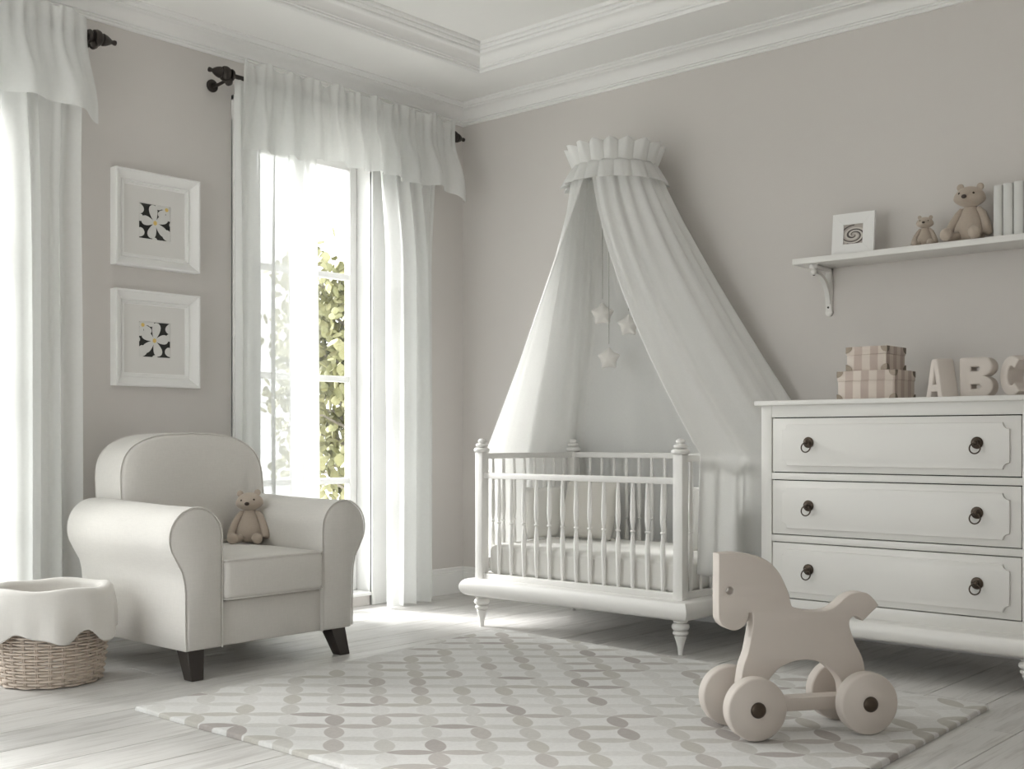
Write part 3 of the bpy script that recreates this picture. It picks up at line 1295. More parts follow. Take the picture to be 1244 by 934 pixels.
# ================================================================== BEARS
def bear(lab, loc, rz, s, group, tilt=0.):
    """seated plush bear about 0.30 tall at s = 1, facing +x locally"""
    t = thing('teddy_bear', lab, 'teddy bear', loc, rz, group)

    def V(*a):
        return tuple(c * s for c in a)
    body = [(0, 0), (.045, .002), (.070, .018), (.080, .045), (.078, .075), (.066, .11), (.050, .145), (.038, .175), (.030, .195), (0, .20)]
    bm = bmesh.new()
    lathe_bm(bm, [(r * s, z * s) for r, z in body], 24)
    for v in bm.verts:
        v.co.x *= .82
        v.co.x -= .10 * v.co.z
        v.co.y *= .98
    from_bm('body', bm, FELT, t, angle=180)
    hd = Matrix.Rotation(tilt, 4, 'X') @ Matrix.Rotation(radians(6), 4, 'Y')
    hc = Vector(V(-.004, 0, .235))
    bm = bmesh.new()
    bmesh.ops.create_uvsphere(bm, u_segments=28, v_segments=20, radius=1)
    for v in bm.verts:
        x_, y_, z_ = v.co
        wd = 1 + .12 * (1 - min(1, abs(z_ + .35) / .8))       # broad cheeks low on the head
        nx = x_ * .058 + (.024 * max(0, x_) ** 3 * max(0, 1 - abs(z_ + .15) * 1.4) * max(0, 1 - abs(y_) * 1.6))
        v.co = Vector((nx * s, y_ * .074 * wd * s, z_ * .054 * s * (1.0 if z_ > 0 else .95)))
    bmesh.ops.transform(bm, matrix=Matrix.Translation(hc) @ hd, verts=bm.verts)
    head = from_bm('head', bm, FELT, t, angle=180)
    MH = Matrix.Translation(hc) @ hd
    for sy in (-1, 1):
        c = MH @ Vector(V(-.004, sy * .050, .050))
        bm = bmesh.new()
        bmesh.ops.create_uvsphere(bm, u_segments=14, v_segments=10, radius=1)
        for v in bm.verts:
            d = .006 * max(0, v.co.x) * (1 - min(1, (v.co.y ** 2 + v.co.z ** 2) * 2))
            v.co = Vector((v.co.x * .009 - d, v.co.y * .019, v.co.z * .019)) * s
        bmesh.ops.transform(bm, matrix=Matrix.Translation(c) @ hd, verts=bm.verts)
        from_bm('ear', bm, FELT, head, angle=180)
        ellipsoid('eye', MH @ Vector(V(.0475, sy * .036, .017)), V(.0045, .0062, .0062), NOSE, head, hd, 12, 8)
    ellipsoid('nose', MH @ Vector(V(.0780, 0, .000)), V(.007, .0145, .0105), NOSE, head, hd, 14, 10)
    for sy in (-1, 1):
        pts = [V(-.016, sy * .034, .182), V(-.010, sy * .060, .150), V(.004, sy * .080, .110), V(.016, sy * .094, .070), V(.022, sy * .100, .040), V(.024, sy * .102, .026)]
        rad = [s * r for r in (.014, .019, .021, .023, .024, .018)]
        bm = bmesh.new()
        tube_bm(bm, pts, rad, 12)
        bmesh.ops.bevel(bm, geom=[e for e in bm.edges if any(len(f.verts) > 4 for f in e.link_faces)], offset=.008 * s, segments=3, affect='EDGES')
        from_bm('arm', bm, FELT, t, angle=180)
        pts = [V(.030, sy * .040, .030), V(.075, sy * .056, .026), (.115 * s, sy * .068 * s, .027 * s)]
        bm = bmesh.new()
        tube_bm(bm, pts, [.026 * s, .024 * s, .023 * s], 14)
        bmesh.ops.create_uvsphere(bm, u_segments=16, v_segments=12, radius=1, matrix=Matrix.Translation((.128 * s, sy * .070 * s, .034 * s)) @ Matrix.Diagonal((.022 * s, .031 * s, .033 * s, 1)))
        from_bm('leg', bm, FELT, t, angle=180)
    return t


# ================================================================== BASKET WITH LINER
BX, BY = .674, -3.155
bk = thing('wicker_basket', 'round pale wicker basket with a white cloth liner beside the armchair', 'basket', (BX, BY, 0))


def brad(z):
    return .196 + .020 * min(1, z / .33) + .012 * sin(pi * min(1, z / .33))


NS = 26
for k in range(NS):
    a = 2 * pi * k / NS
    bm = bmesh.new()
    for da in (-.017, .017):
        tube_bm(bm, [(brad(z) * cos(a + da), brad(z) * sin(a + da), z) for z in [.004 + .37 * i / 9 for i in range(10)]], .0032, 5)
    from_bm('wicker_stake', bm, WICK, bk, angle=180)
NR = 30
NSEG = NS * 4
for r_ in range(NR):
    z = .008 + r_ * .0125
    pts = []
    for i in range(NSEG):
        a = 2 * pi * i / NSEG
        pts.append(((brad(z) + .0062 * cos(pi * i / 4 + (pi if r_ % 2 else 0))) * cos(a), (brad(z) + .0062 * cos(pi * i / 4 + (pi if r_ % 2 else 0))) * sin(a), z))
    tube('wicker_strand', pts, .0052, WICK, bk, 5, True)
lathe('basket_floor', [(0, .004), (.19, .004), (.19, .012), (0, .012)], WICK, bk, 40)


def liner(u, v):
    a = 2 * pi * u
    hem = .205 + .020 * sin(6 * a + 1.2 + .8 * sin(2 * a)) + .010 * sin(11 * a + .4)
    # from inside, over the rim, down outside
    if v < .35:
        t = v / .35
        r = .165 + .030 * t
        z = .15 + .225 * t
    elif v < .55:
        t = (v - .35) / .2
        r = .215 - .022 * cos(pi * t) + .008 * t
        z = .375 + .022 * sin(pi * t) + .004 * sin(5 * a + 2) * sin(pi * t)
    else:
        t = (v - .55) / .45
        z = lerp(.375, hem, t)
        fl = .013 * t * sin(6 * a + 1.2 + pi + .8 * sin(2 * a)) + .007 * t * sin(13 * a)
        r = .245 + .020 * t + fl + .006 * sin(pi * t)
    return (r * cos(a), r * sin(a), z)


grid_mesh('cloth_liner', 144, 44, liner, LINERF, bk, .004, True, 180)

# ================================================================== RUG
RC = [(1.43, -3.205), (3.83, -3.205), (3.775, -1.105), (1.23, -1.02)]


def rug_pt(u, v):
    x_ = lerp(lerp(RC[0][0], RC[1][0], u), lerp(RC[3][0], RC[2][0], u), v)
    y_ = lerp(lerp(RC[0][1], RC[1][1], u), lerp(RC[3][1], RC[2][1], u), v)
    return x_, y_


def rim(i, n):
    """grid parameter with a narrow rolled rim of two rows"""
    e = (0, .0014, .0045)
    if i < 3:
        return e[i]
    if n - i < 3:
        return 1 - e[n - i]
    return .0045 + (i - 2) / (n - 4) * .991


bm = bmesh.new()
NX, NY = 60, 50
top = [[None] * (NX + 1) for _ in range(NY + 1)]
for j in range(NY + 1):
    for i in range(NX + 1):
        x_, y_ = rug_pt(rim(i, NX), rim(j, NY))
        ed = min(i, NX - i, j, NY - j)
        wob = .006 * sin(3.1 * x_ + 2 * y_) * max(0, 1 - ed / 5)
        z_ = .017 if ed > 1 else (.0155 if ed else .010)
        z_ += (.0018 * sin(7 * x_) * sin(6 * y_ + 1)) * (1 if ed > 0 else 0)
        top[j][i] = bm.verts.new((x_ + wob * .4, y_ + wob, z_))
for j in range(NY):
    for i in range(NX):
        bm.faces.new((top[j][i], top[j][i + 1], top[j + 1][i + 1], top[j + 1][i]))
loop = [top[0][i] for i in range(NX + 1)] + [top[j][NX] for j in range(1, NY + 1)] + [top[NY][i] for i in range(NX - 1, -1, -1)] + [top[j][0] for j in range(NY - 1, 0, -1)]
bot = [bm.verts.new((v.co.x, v.co.y, .0005)) for v in loop]
for i in range(len(loop)):
    k = (i + 1) % len(loop)
    bm.faces.new((loop[i], bot[i], bot[k], loop[k]))
bm.faces.new(bot)
tag(from_bm('rug', bm, rug_mat(), angle=60), 'pale rug with a beige and taupe petal pattern in the middle of the floor', 'rug')

# ================================================================== CRIB
XL, XR, YF, YB = 1.058, 2.320, -.947, -.165
crib = thing('crib', 'white wooden crib with turned spindles under the canopy', 'crib', ((XL + XR) / 2, (YF + YB) / 2, 0))
cxm, cym = (XL + XR) / 2, (YF + YB) / 2
xl, xr, yf, yb = XL - cxm, XR - cxm, YF - cym, YB - cym
# bullnose base
bm = bmesh.new()
prof = [(-.05, .258), (.012, .258)] + [(.022 + .045 * cos(radians(a)) ** 1, .212 + .046 * sin(radians(a))) for a in range(80, -81, -16)] + [(.012, .165), (-.05, .165)]
hx, hy = (xr - xl) / 2 + .022, (yb - yf) / 2 + .022
rings = [[bm.verts.new((sx * (hx + p), sy * (hy + p), z)) for p, z in prof] for sx, sy in ((-1, -1), (1, -1), (1, 1), (-1, 1))]
for k in range(4):
    A, B = rings[k], rings[(k + 1) % 4]
    for i in range(len(prof) - 1):
        bm.faces.new((A[i], B[i], B[i + 1], A[i + 1]))
bm.faces.new([r[0] for r in rings])
bm.faces.new([r[-1] for r in rings])
from_bm('base', bm, CRIBW, crib, angle=45)


def beads(spec):
    """stacked turned rings: (centre z, half height, radius, groove radius)"""
    out = []
    for zc, hh, r, g in spec:
        for k in range(9):
            a = radians(-90 + 180 * k / 8)
            out.append((g + (r - g) * cos(a) ** .75 if abs(a) < 1.55 else g, zc + hh * sin(a)))
    return out


leg_prof = [(0, 0), (.0105, 0), (.0115, .012), (.0145, .036), (.020, .060), (.0275, .082), (.0295, .087), (.027, .0905), (.022, .092)] + \
    beads([(.1035, .0105, .037, .020), (.1330, .0175, .0425, .020), (.1585, .0070, .0345, .020)]) + [(.028, .1655), (.028, .168), (0, .168)]
fin_prof = [(0, 0), (.030, 0)] + beads([(.0140, .0135, .0435, .022), (.0395, .0110, .0335, .014)]) + \
    [(.014, .0510), (.0200, .0550), (.0215, .0610), (.0190, .0680), (.0120, .0735), (0, .0755)]
for cx_, cy_ in ((xl, yf), (xr, yf), (xl, yb), (xr, yb)):
    box('post', cx_ - .026, cx_ + .026, cy_ - .026, cy_ + .026, .256, .930, CRIBW, crib, .003)
    lathe('finial', [(r, z + .929) for r, z in fin_prof], CRIBW, crib, 32, Matrix.Translation((cx_, cy_, 0)), angle=45)
    lathe('leg', leg_prof, CRIBW, crib, 32, Matrix.Translation((cx_, cy_, 0)), angle=45)


def rail(ax, c, z0, z1, name='rail', hw2=.013):
    if ax == 'x':
        box(name, xl + .026, xr - .026, c - hw2, c + hw2, z0, z1, CRIBW, crib, .003)
    else:
        box(name, c - hw2, c + hw2, yf + .026, yb - .026, z0, z1, CRIBW, crib, .003)


rail('x', yf, .792, .822, 'top_rail')
rail('x', yb, .896, .926, 'top_rail')
rail('y', xl, .896, .926, 'top_rail')
rail('y', xr, .896, .926, 'top_rail')
for a_, c in (('x', yf), ('x', yb), ('y', xl), ('y', xr)):
    rail(a_, c, .257, .287, 'bottom_rail', .016)


def spindle_mesh(z1):
    z0, zc = .286, .560
    up = z1 - zc
    pf = [(.0075, z0), (.0085, z0 + .03), (.0105, z0 + .09), (.0125, z0 + .17), (.0125, z0 + .21), (.0090, z0 + .245), (.0065, zc - .008), (.0065, zc - .006), (.0115, zc - .004), (.0125, zc), (.0115, zc + .004), (.0065, zc + .006),
          (.0080, zc + .02), (.0120, zc + .045), (.0130, zc + .08), (.0118, zc + .12), (.0095, zc + up * .75), (.0075, z1)]
    bm = bmesh.new()
    lathe_bm(bm, pf, 12)
    bmesh.ops.recalc_face_normals(bm, faces=bm.faces)
    me = bpy.data.meshes.new('spindle')
    bm.to_mesh(me)
    bm.free()
    for p in me.polygons:
        p.use_smooth = True
    me.set_sharp_from_angle(angle=radians(55))
    me.materials.append(CRIBW)
    return me


SM1, SM2 = spindle_mesh(.793), spindle_mesh(.897)


def spindle(me, x_, y_):
    o = bpy.data.objects.new('spindle', me)
    o.location = (x_, y_, 0)
    o.parent = crib
    COL.objects.link(o)


for k in range(13):
    xx = 1.183 + (2.221 - 1.183) * k / 12 - cxm
    spindle(SM1, xx, yf)
    spindle(SM2, xx, yb)
for k in range(8):
    yy = lerp(yf, yb, (k + 1) / 9)
    spindle(SM2, xl, yy)
    spindle(SM2, xr, yy)
bm = bmesh.new()
bbox(bm, xl + .02, xr - .02, yf + .02, yb - .02, .2585, .270)
from_bm('slatted_base_board', bm, CRIBW, crib, smooth=False)


# mattress with fitted sheet
def soft_box(name, lab, cat, cx_, cy_, z0, z1, hx_, hy_, m, pw=.045, wr=.004, top_only=False):
    nu = 72
    bm = bmesh.new()
    bmesh.ops.create_cube(bm, size=2)
    bmesh.ops.subdivide_edges(bm, edges=list(bm.edges), cuts=30, use_grid_fill=True)
    hz = (z1 - z0) / 2
    for v in bm.verts:
        p = v.co
        X, Y, Z = p.x * hx_, p.y * hy_, p.z * hz
        r = pw
        qx, qy, qz = max(-hx_ + r, min(hx_ - r, X)), max(-hy_ + r, min(hy_ - r, Y)), max(-hz + r, min(hz - r, Z))
        d = Vector((X - qx, Y - qy, Z - qz))
        if d.length > 1e-6:
            d = d.normalized() * min(r, d.length if d.length < r else r)
        q = Vector((qx, qy, qz)) + d
        side = 1 if (abs(p.x) > .97 or abs(p.y) > .97) else 0
        al = q.x if abs(p.y) > .97 else q.y
        if side:
            wv = sin(al * 34 + 2 * sin(al * 7)) * sstep(-hz, hz * .6, q.z)
            n_ = Vector((q.x / hx_ if abs(p.x) > .97 else 0, q.y / hy_ if abs(p.y) > .97 else 0, 0))
            q += n_ * wr * wv
        else:
            q.z += (.003 * noise.noise(q * 6) + .006 * (1 - p.x ** 2) * (1 - p.y ** 2)) * (1 if p.z > 0 else 0)
        v.co = q + Vector((0, 0, (z0 + z1) / 2 - z0))
    o = from_bm(name, bm, m, angle=180)
    o.location = (cx_, cy_, z0)
    return tag(o, lab, cat)


soft_box('mattress', 'thick mattress in a white fitted sheet inside the crib', 'mattress', cxm, cym, .2725, .442, (xr - xl) / 2 - .020, (yb - yf) / 2 - .022, SHEET, .040, .005)


def pillow(lab, loc, sx, sz, th, rot, m, seed=1):
    n = 34
    bm = bmesh.new()
    L2 = []
    for sd in (1, -1):
        g = []
        for j in range(n + 1):
            row = []
            for i in range(n + 1):
                u, v = i / n * 2 - 1, j / n * 2 - 1
                edge = (1 - u ** 4) * (1 - v ** 4)
                k = max(0, edge) ** .55
                pin = 1 - .045 * (1 - abs(u) ** 2) * (abs(v) ** 4)
                pin2 = 1 - .045 * (1 - abs(v) ** 2) * (abs(u) ** 4)
                x_, z_ = u * sx / 2 * pin2, v * sz / 2 * pin
                y_ = sd * th / 2 * k + (.004 * noise.noise(Vector((x_ * 9, z_ * 9, seed))) if 0 < i < n and 0 < j < n else 0)
                row.append(bm.verts.new((x_, y_, z_)))
            g.append(row)
        for j in range(n):
            for i in range(n):
                bm.faces.new((g[j][i], g[j][i + 1], g[j + 1][i + 1], g[j + 1][i]))
    bmesh.ops.remove_doubles(bm, verts=bm.verts, dist=1e-5)
    o = from_bm('pillow', bm, m, angle=180)
    o.location = loc
    o.rotation_euler = rot
    return tag(o, lab, 'pillow')


pillow('square grey-beige pillow standing in the middle of the pillows inside the crib', (1.36, -.40, .612), .36, .335, .11, (radians(-16), 0, 0), PILLOW, 1)
pillow('small pale pillow standing at the left end inside the crib', (1.128, -.50, .592), .30, .29, .07, (radians(-6), 0, radians(82)), SHEET, 2)
pillow('white pillow leaning on the right end rail inside the crib', (2.205, -.50, .607), .42, .33, .10, (radians(-10), 0, radians(-90)), SHEET, 3)

# ================================================================== CANOPY
CX, CY = 1.462, -.30
cano = thing('bed_canopy', 'pale muslin canopy with a double ruffle crown hanging over the crib', 'canopy', (0, 0, 0))
# curves from crown (v=0) to hem (v=1), as functions of angle parameter u in 0..1 : front-left edge, round the back, front-right edge
ring_r = .222


def bot_path(u):
    """plan outline at rail height: left side back, along the wall, right side forward"""
    pts = [(0, 1.005, -.86), (.28, .985, -.10), (.36, 1.06, -.062), (.60, 2.30, -.055), (.68, 2.56, -.062), (.74, 2.60, -.16), (1, 2.372, -.865)]
    return plin(pts, u)


def canopy_pt(u, v):
    th = radians(-92 - 356 * u)          # clockwise from the front
    pinch = 1 + .05 * sin(22 * 2 * pi * u)
    tx, ty = CX + ring_r * cos(th) * pinch, CY + ring_r * sin(th) * pinch
    bx_, by_ = bot_path(u)
    zr = .93
    ztop = 2.50
    hem = .36 if u < .3 else (.10 if u < .7 else lerp(.22, .37, (u - .7) / .3))
    z = lerp(ztop, hem, v)
    t = (ztop - z) / (ztop - zr)
    if t <= 1:
        e = lerp(1.13, 1.52, sstep(.72, .97, u)) if u > .5 else 1.06
        k = t ** e
        # slight outward swell near the top
        x_ = lerp(tx, bx_, k)
        y_ = lerp(ty, by_, k)
    else:
        x_, y_ = bx_, by_
        # below the rail the cloth falls inwards a little
        x_ += (t - 1) * (.03 if u < .3 else (-.02 if u > .7 else 0)) * 2
    # folds
    a = .004 + .030 * min(1, t) ** 1.2
    if .34 < u < .64:
        a *= .8
    f1 = sin(2 * pi * 6.5 * u + 1.1 * sin(7 * u)) * (.75 + .35 * sin(16 * u + 2))
    f1 = math.copysign(abs(f1) ** .8, f1)
    f2 = sin(2 * pi * 13 * u + 1.3 + .5 * v)
    ed = min(1, min(u, 1 - u) / .03)
    nx_, ny_ = x_ - CX, y_ - (CY - .1)
    l = max(.05, sqrt(nx_ * nx_ + ny_ * ny_))
    dd = a * (.9 * f1 + .45 * f2) * ed
    x_ += nx_ / l * dd
    y_ += ny_ / l * dd
    y_ = min(y_, -.022)
    x_ = min(x_, 2.63)
    return (x_, y_, z)


grid_mesh('drape', 300, 90, canopy_pt, TULLE, cano, .0025, False, 180)


def ruffle(z0, z1, r0, r1, n, seed, amp=.016):
    rd = random.Random(seed)
    ph = [rd.uniform(0, 6.28) for _ in range(4)]

    def fn(u, v):
        a = 2 * pi * u
        q = n * a + ph[0] + .8 * sin(3 * a + ph[1])
        w_ = 2 * abs(sin(q / 2)) ** .75 - 1          # broad lobes, narrow pleats
        r = lerp(r0, r1, v ** .85) + amp * (.2 + .8 * v) * (w_ + .10 * sin(2 * n * a))
        aa = a + .020 * v * sin(q)
        z = lerp(z0, z1, v) + (.008 if z1 > z0 else -.007) * v * w_
        return (CX + r * cos(aa), min(CY + r * sin(aa), -.012), z)
    return grid_mesh('ruffle', 520, 14, fn, TULLE, cano, .0022, True, 180)


ruffle(2.487, 2.602, .224, .262, 17, 3, .019)
ruffle(2.503, 2.400, .230, .282, 18, 5, .020)
pts = [(CX + .224 * cos(2 * pi * k / 64), CY + .224 * sin(2 * pi * k / 64), 2.497) for k in range(64)]
tube('crown_ring', pts, .007, TULLE, cano, 8, True)
bm = bmesh.new()
tube_bm(bm, [(CX, CY + .22, 2.497), (CX, -.03, 2.50), (CX, -.004, 2.50)], .008, 8)
lathe_bm(bm, [(0, 0), (.03, 0), (.03, .008), (0, .008)], 16, Matrix.Translation((CX, -.0, 2.50)) @ Matrix.Rotation(pi / 2, 4, 'X'))
from_bm('wall_bracket', bm, TRIM, cano)


def star(lab, x_, y_, z_, sz, rz, ztop):
    t = thing('star_ornament', lab, 'star ornament', (x_, y_, z_), rz, 'plush stars hanging under the canopy')
    ol_ = []
    for k in range(10):
        r = sz * (.52 if k % 2 == 0 else .235)
        a = pi / 2 + k * pi / 5
        ol_.append((r * cos(a), r * sin(a)))
    bm = bmesh.new()
    n = 10
    mid = [bm.verts.new((p[0], 0, p[1])) for p in ol_]
    for sd in (-1, 1):
        c = bm.verts.new((0, sd * sz * .19, 0))
        inn = [bm.verts.new((p[0] * .62, sd * sz * .13, p[1] * .62)) for p in ol_]
        for i in range(n):
            j = (i + 1) % n
            bm.faces.new((mid[i], mid[j], inn[j], inn[i]))
            bm.faces.new((inn[i], inn[j], c))
    o = from_bm('star', bm, TULLE_S, t, angle=180)
    md = o.modifiers.new('soft', 'SUBSURF')
    md.levels = md.render_levels = 2
    tube('string', [(0, 0, sz * .46), (0, 0, ztop - z_)], .0024, STRING, t, 5)
    return t


STRING = mat('cord_grey', (.42, .41, .39), .8)
TULLE_S = linen('star_plush', (.70, .68, .65), 200, .4, .04)
star('plush white star, the upper-left of three under the canopy', 1.376, -.30, 1.700, .185, radians(38), 2.47)
star('plush white star, lowest of three under the canopy', 1.421, -.30, 1.450, .178, radians(30), 2.47)
star('plush white star half hidden by the right drape of the canopy', 1.530, -.265, 1.63, .175, radians(35), 2.47)

# ================================================================== DRESSER
DX0, DX1, DYF, DYB = 2.646, 3.842, -.78, -.235
dr = thing('dresser', 'white three-drawer dresser with bronze ring pulls on turned feet', 'dresser', (DX0, DYF, 0))
W = DX1 - DX0
D = DYB - DYF
box('top', -.024, W + .024, -.024, D, 1.153, 1.174, WHITE, dr, .003)
bm = bmesh.new()
bbox(bm, 0, .052, 0, .05, .235, 1.153, .002)
bbox(bm, W - .052, W, 0, .05, .235, 1.153, .002)
bbox(bm, .0, .018, .05, D, .235, 1.153)
bbox(bm, W - .018, W, .05, D, .235, 1.153)
bbox(bm, .018, W - .018, D - .012, D, .235, 1.153)
from_bm('carcass', bm, WHITE, dr)
zs = [(.850, 1.099), (.571, .820), (.287, .541)]
bm = bmesh.new()
for a, b in ((1.099, 1.153), (.820, .850), (.541, .571), (.235, .287)):
    bbox(bm, .052, W - .052, .001, .05, a, b, .0015)
from_bm('front_rail', bm, WHITE, dr)
box('drawer_cavity', .052, W - .052, .03, .06, .287, 1.099, GREYP, dr, 0)


def base_roll(m):
    bm = bmesh.new()
    prof = [(-.05, .236), (.0, .236)] + [(.006 + .038 * cos(radians(a)), .190 + .042 * sin(radians(a))) for a in range(84, -85, -14)] + [(.0, .146), (-.05, .146)]
    rings = [[bm.verts.new((x_ + sx * p, y_ + sy * p, z)) for p, z in prof] for x_, y_, sx, sy in ((0, D, -1, 0), (0, 0, -1, -1), (W, 0, 1, -1), (W, D, 1, 0))]
    for A, B in zip(rings, rings[1:]):
        for i in range(len(prof) - 1):
            bm.faces.new((A[i], B[i], B[i + 1], A[i + 1]))
    bm.faces.new(rings[0])
    bm.faces.new(rings[-1])
    bm.faces.new([r[0] for r in rings])
    bm.faces.new([r[-1] for r in rings])
    from_bm('base_moulding', bm, m, dr, angle=50)


base_roll(WHITE)
sc_ = .146 / .168
for lx, ly in ((.035, .035), (W - .035, .035), (.035, D - .035), (W - .035, D - .035)):
    lathe('leg', [(r, z * sc_) for r, z in leg_prof], WHITE, dr, 24, Matrix.Translation((lx, ly, 0)), angle=60)


def notched(x0, x1, z0, z1, r, n=7):
    o = []
    for (cx_, cz_, a0) in ((x0, z0, 90), (x1, z0, 180), (x1, z1, 270), (x0, z1, 0)):
        pts = [(cx_ + r * cos(radians(a0 - 90 * k / n)), cz_ + r * sin(radians(a0 - 90 * k / n))) for k in range(n + 1)]
        o += pts
    return o


ROT_F = Matrix(((1, 0, 0, 0), (0, 0, -1, 0), (0, 1, 0, 0), (0, 0, 0, 1)))   # xy outline -> xz plane facing -y


def ring_pull(x_, z_, parent):
    pl = bpy.data.objects.new('ring_pull', None)
    COL.objects.link(pl)
    pl.parent = parent
    pl.location = (x_, -.011, z_)
    bm = bmesh.new()
    mt = Matrix.Rotation(pi / 2, 4, 'X')
    lathe_bm(bm, [(0, 0), (.024, 0), (.0245, .003), (.021, .005), (.016, .0055), (.0165, .008), (.013, .010), (.0075, .011), (.0075, .017), (.0095, .020), (.0100, .024), (.007, .028), (0, .029)], 24, mt)
    k = 28
    tube_bm(bm, [(.0215 * sin(2 * pi * i / k), -.022 - .004 * (1 - cos(2 * pi * i / k)), -.021 +   .0215 * cos(2 * pi * i / k)) for i in range(k)], .0030, 8, True)
    me_o = from_bm('ring_pull', bm, BRONZE, parent, angle=50)
    me_o.location = pl.location
    bpy.data.objects.remove(pl)


for a, b in zs:
    dw = box('drawer', .0565, W - .0565, .002, .028, a + .0045, b - .0045, WHITE, dr, .002)
    curve_prism('raised_panel', [notched(.105, W - .098, a + .032, b - .032, .026)], .006, .0025, WHITE, dw,
                Matrix.Translation((0, -.0035, 0)) @ ROT_F, 2, 30)
    zc = (a + b) / 2 + .012
    for xx in (.240, W - .222):
        ring_pull(xx, zc, dw)

ZT = 1.1742


# storage boxes
def storage_box(lab, x0, x1, y0, y1, z0, z1):
    t = thing('storage_box', lab, 'storage box', (x0, y0, z0), 0, 'striped boxes stacked on the dresser')
    w_, d_, h_ = x1 - x0, y1 - y0, z1 - z0
    hl = h_ * .34
    box('box_body', .002, w_ - .002, .002, d_ - .002, 0, h_ - hl + .004, STRIPE, t, .0015)
    box('lid', -.001, w_ + .001, -.001, d_ + .001, h_ - hl, h_, STRIPE, t, .002)
    for cx_, cy_, sx, sy in ((0, 0, 1, 1), (w_, 0, -1, 1), (w_, d_, -1, -1), (0, d_, 1, -1)):
        for zc, sz in ((h_, -1), (0, 1)):
            bm = bmesh.new()
            o_ = -.0025
            r = .030
            c = (cx_ + o_ * sx, cy_ + o_ * sy, zc - o_ * sz * .6)
            p0 = bm.verts.new(c)
            pa = [bm.verts.new((c[0] + sx * r * cos(pi / 2 * k / 5), c[1], c[2] + sz * r * .9 * sin(pi / 2 * k / 5))) for k in range(6)]
            pb = [bm.verts.new((c[0], c[1] + sy * r * cos(pi / 2 * k / 5), c[2] + sz * r * .9 * sin(pi / 2 * k / 5))) for k in range(5)] + [pa[5]]
            for k in range(5):
                bm.faces.new((p0, pa[k], pa[k + 1]))
                bm.faces.new((p0, pb[k + 1], pb[k]))
            bm.faces.new([p0, pb[0], pa[0]])
            o = from_bm('corner_guard', bm, BRASS, t, smooth=False)
            md = o.modifiers.new('t', 'SOLIDIFY')
            md.thickness = .0012
            for ss in (0, 1):
                pass
    return t


BRASS = mat('corner_metal', (.22, .18, .14), .45, .2, 40, metal=.7)
storage_box('striped beige storage box with metal corners, the lower and larger on the dresser', 2.930, 3.198, -.60, -.385, ZT, ZT + .132)
storage_box('striped beige storage box, the smaller one on top of the other', 2.966, 3.154, -.585, -.385, ZT + .1326, ZT + .240)


# letters
def letter_obj(lab, outl, name, loc, rz, ext=.026, h=.165):
    t = curve_prism(name, [[(x_ * h, y_ * h) for x_, y_ in o] for o in outl], ext, .008, LETTER, None, ROT_F, 3, 50)
    t.location = loc
    t.rotation_euler = (0, 0, rz)
    return tag(t, lab, 'letter', 'cream nursery letters on the dresser')


A_OUT = [(.0, 0), (.26, 0), (.30, .16), (.60, .16), (.64, 0), (.90, 0), (.62, .94), (.57, 1.0), (.33, 1.0), (.28, .94)]
A_IN = [(.355, .35), (.45, .72), (.545, .35)]
letter_obj('cream letter A standing first on the dresser, beside the boxes', [A_OUT, A_IN], 'letter_a', (3.360, -.575, ZT), radians(-42), .038)
B_OUT = [(0, 0), (.56, 0)] + [(.56 + .27 * sin(radians(a)), .27 - .27 * cos(radians(a))) for a in range(15, 166, 15)] + \
        [(.60 + .22 * sin(radians(a)), .765 - .235 * cos(radians(a))) for a in range(15, 181, 15)] + [(.04, 1.0), (0, .96)]
B_OUT = [(x_ * 1.02, y_) for x_, y_ in B_OUT]
B1 = [(.30, .22), (.50, .22), (.55, .27), (.50, .32), (.30, .32)]
B2 = [(.30, .66), (.48, .66), (.53, .71), (.48, .76), (.30, .76)]
letter_obj('cream letter B standing between two other letters on the dresser', [B_OUT, B1, B2], 'letter_b', (3.490, -.60, ZT), radians(-2), .034)
C_OUT = [(.46 + .46 * cos(radians(a)), .5 + .5 * sin(radians(a))) for a in range(48, 313, 12)] + [(.46 + .17 * cos(radians(a)), .5 + .23 * sin(radians(a))) for a in range(312, 47, -12)]
letter_obj('cream letter C standing last at the right end of the row on the dresser', [C_OUT], 'letter_c', (3.668, -.575, ZT), radians(-38), .040)

# ================================================================== WALL SHELF AND ITS BRACKETS
SX0, SX1 = 2.510, 3.96
SZ0, SZ1, SY = 1.869, 1.898, -.236
sh = thing('wall_shelf', 'long white wall shelf on a scrolled bracket above the dresser', 'shelf', (SX0, 0, SZ0))
box('board', 0, SX1 - SX0, SY, -.001, 0, SZ1 - SZ0, WHITE, sh, .002)


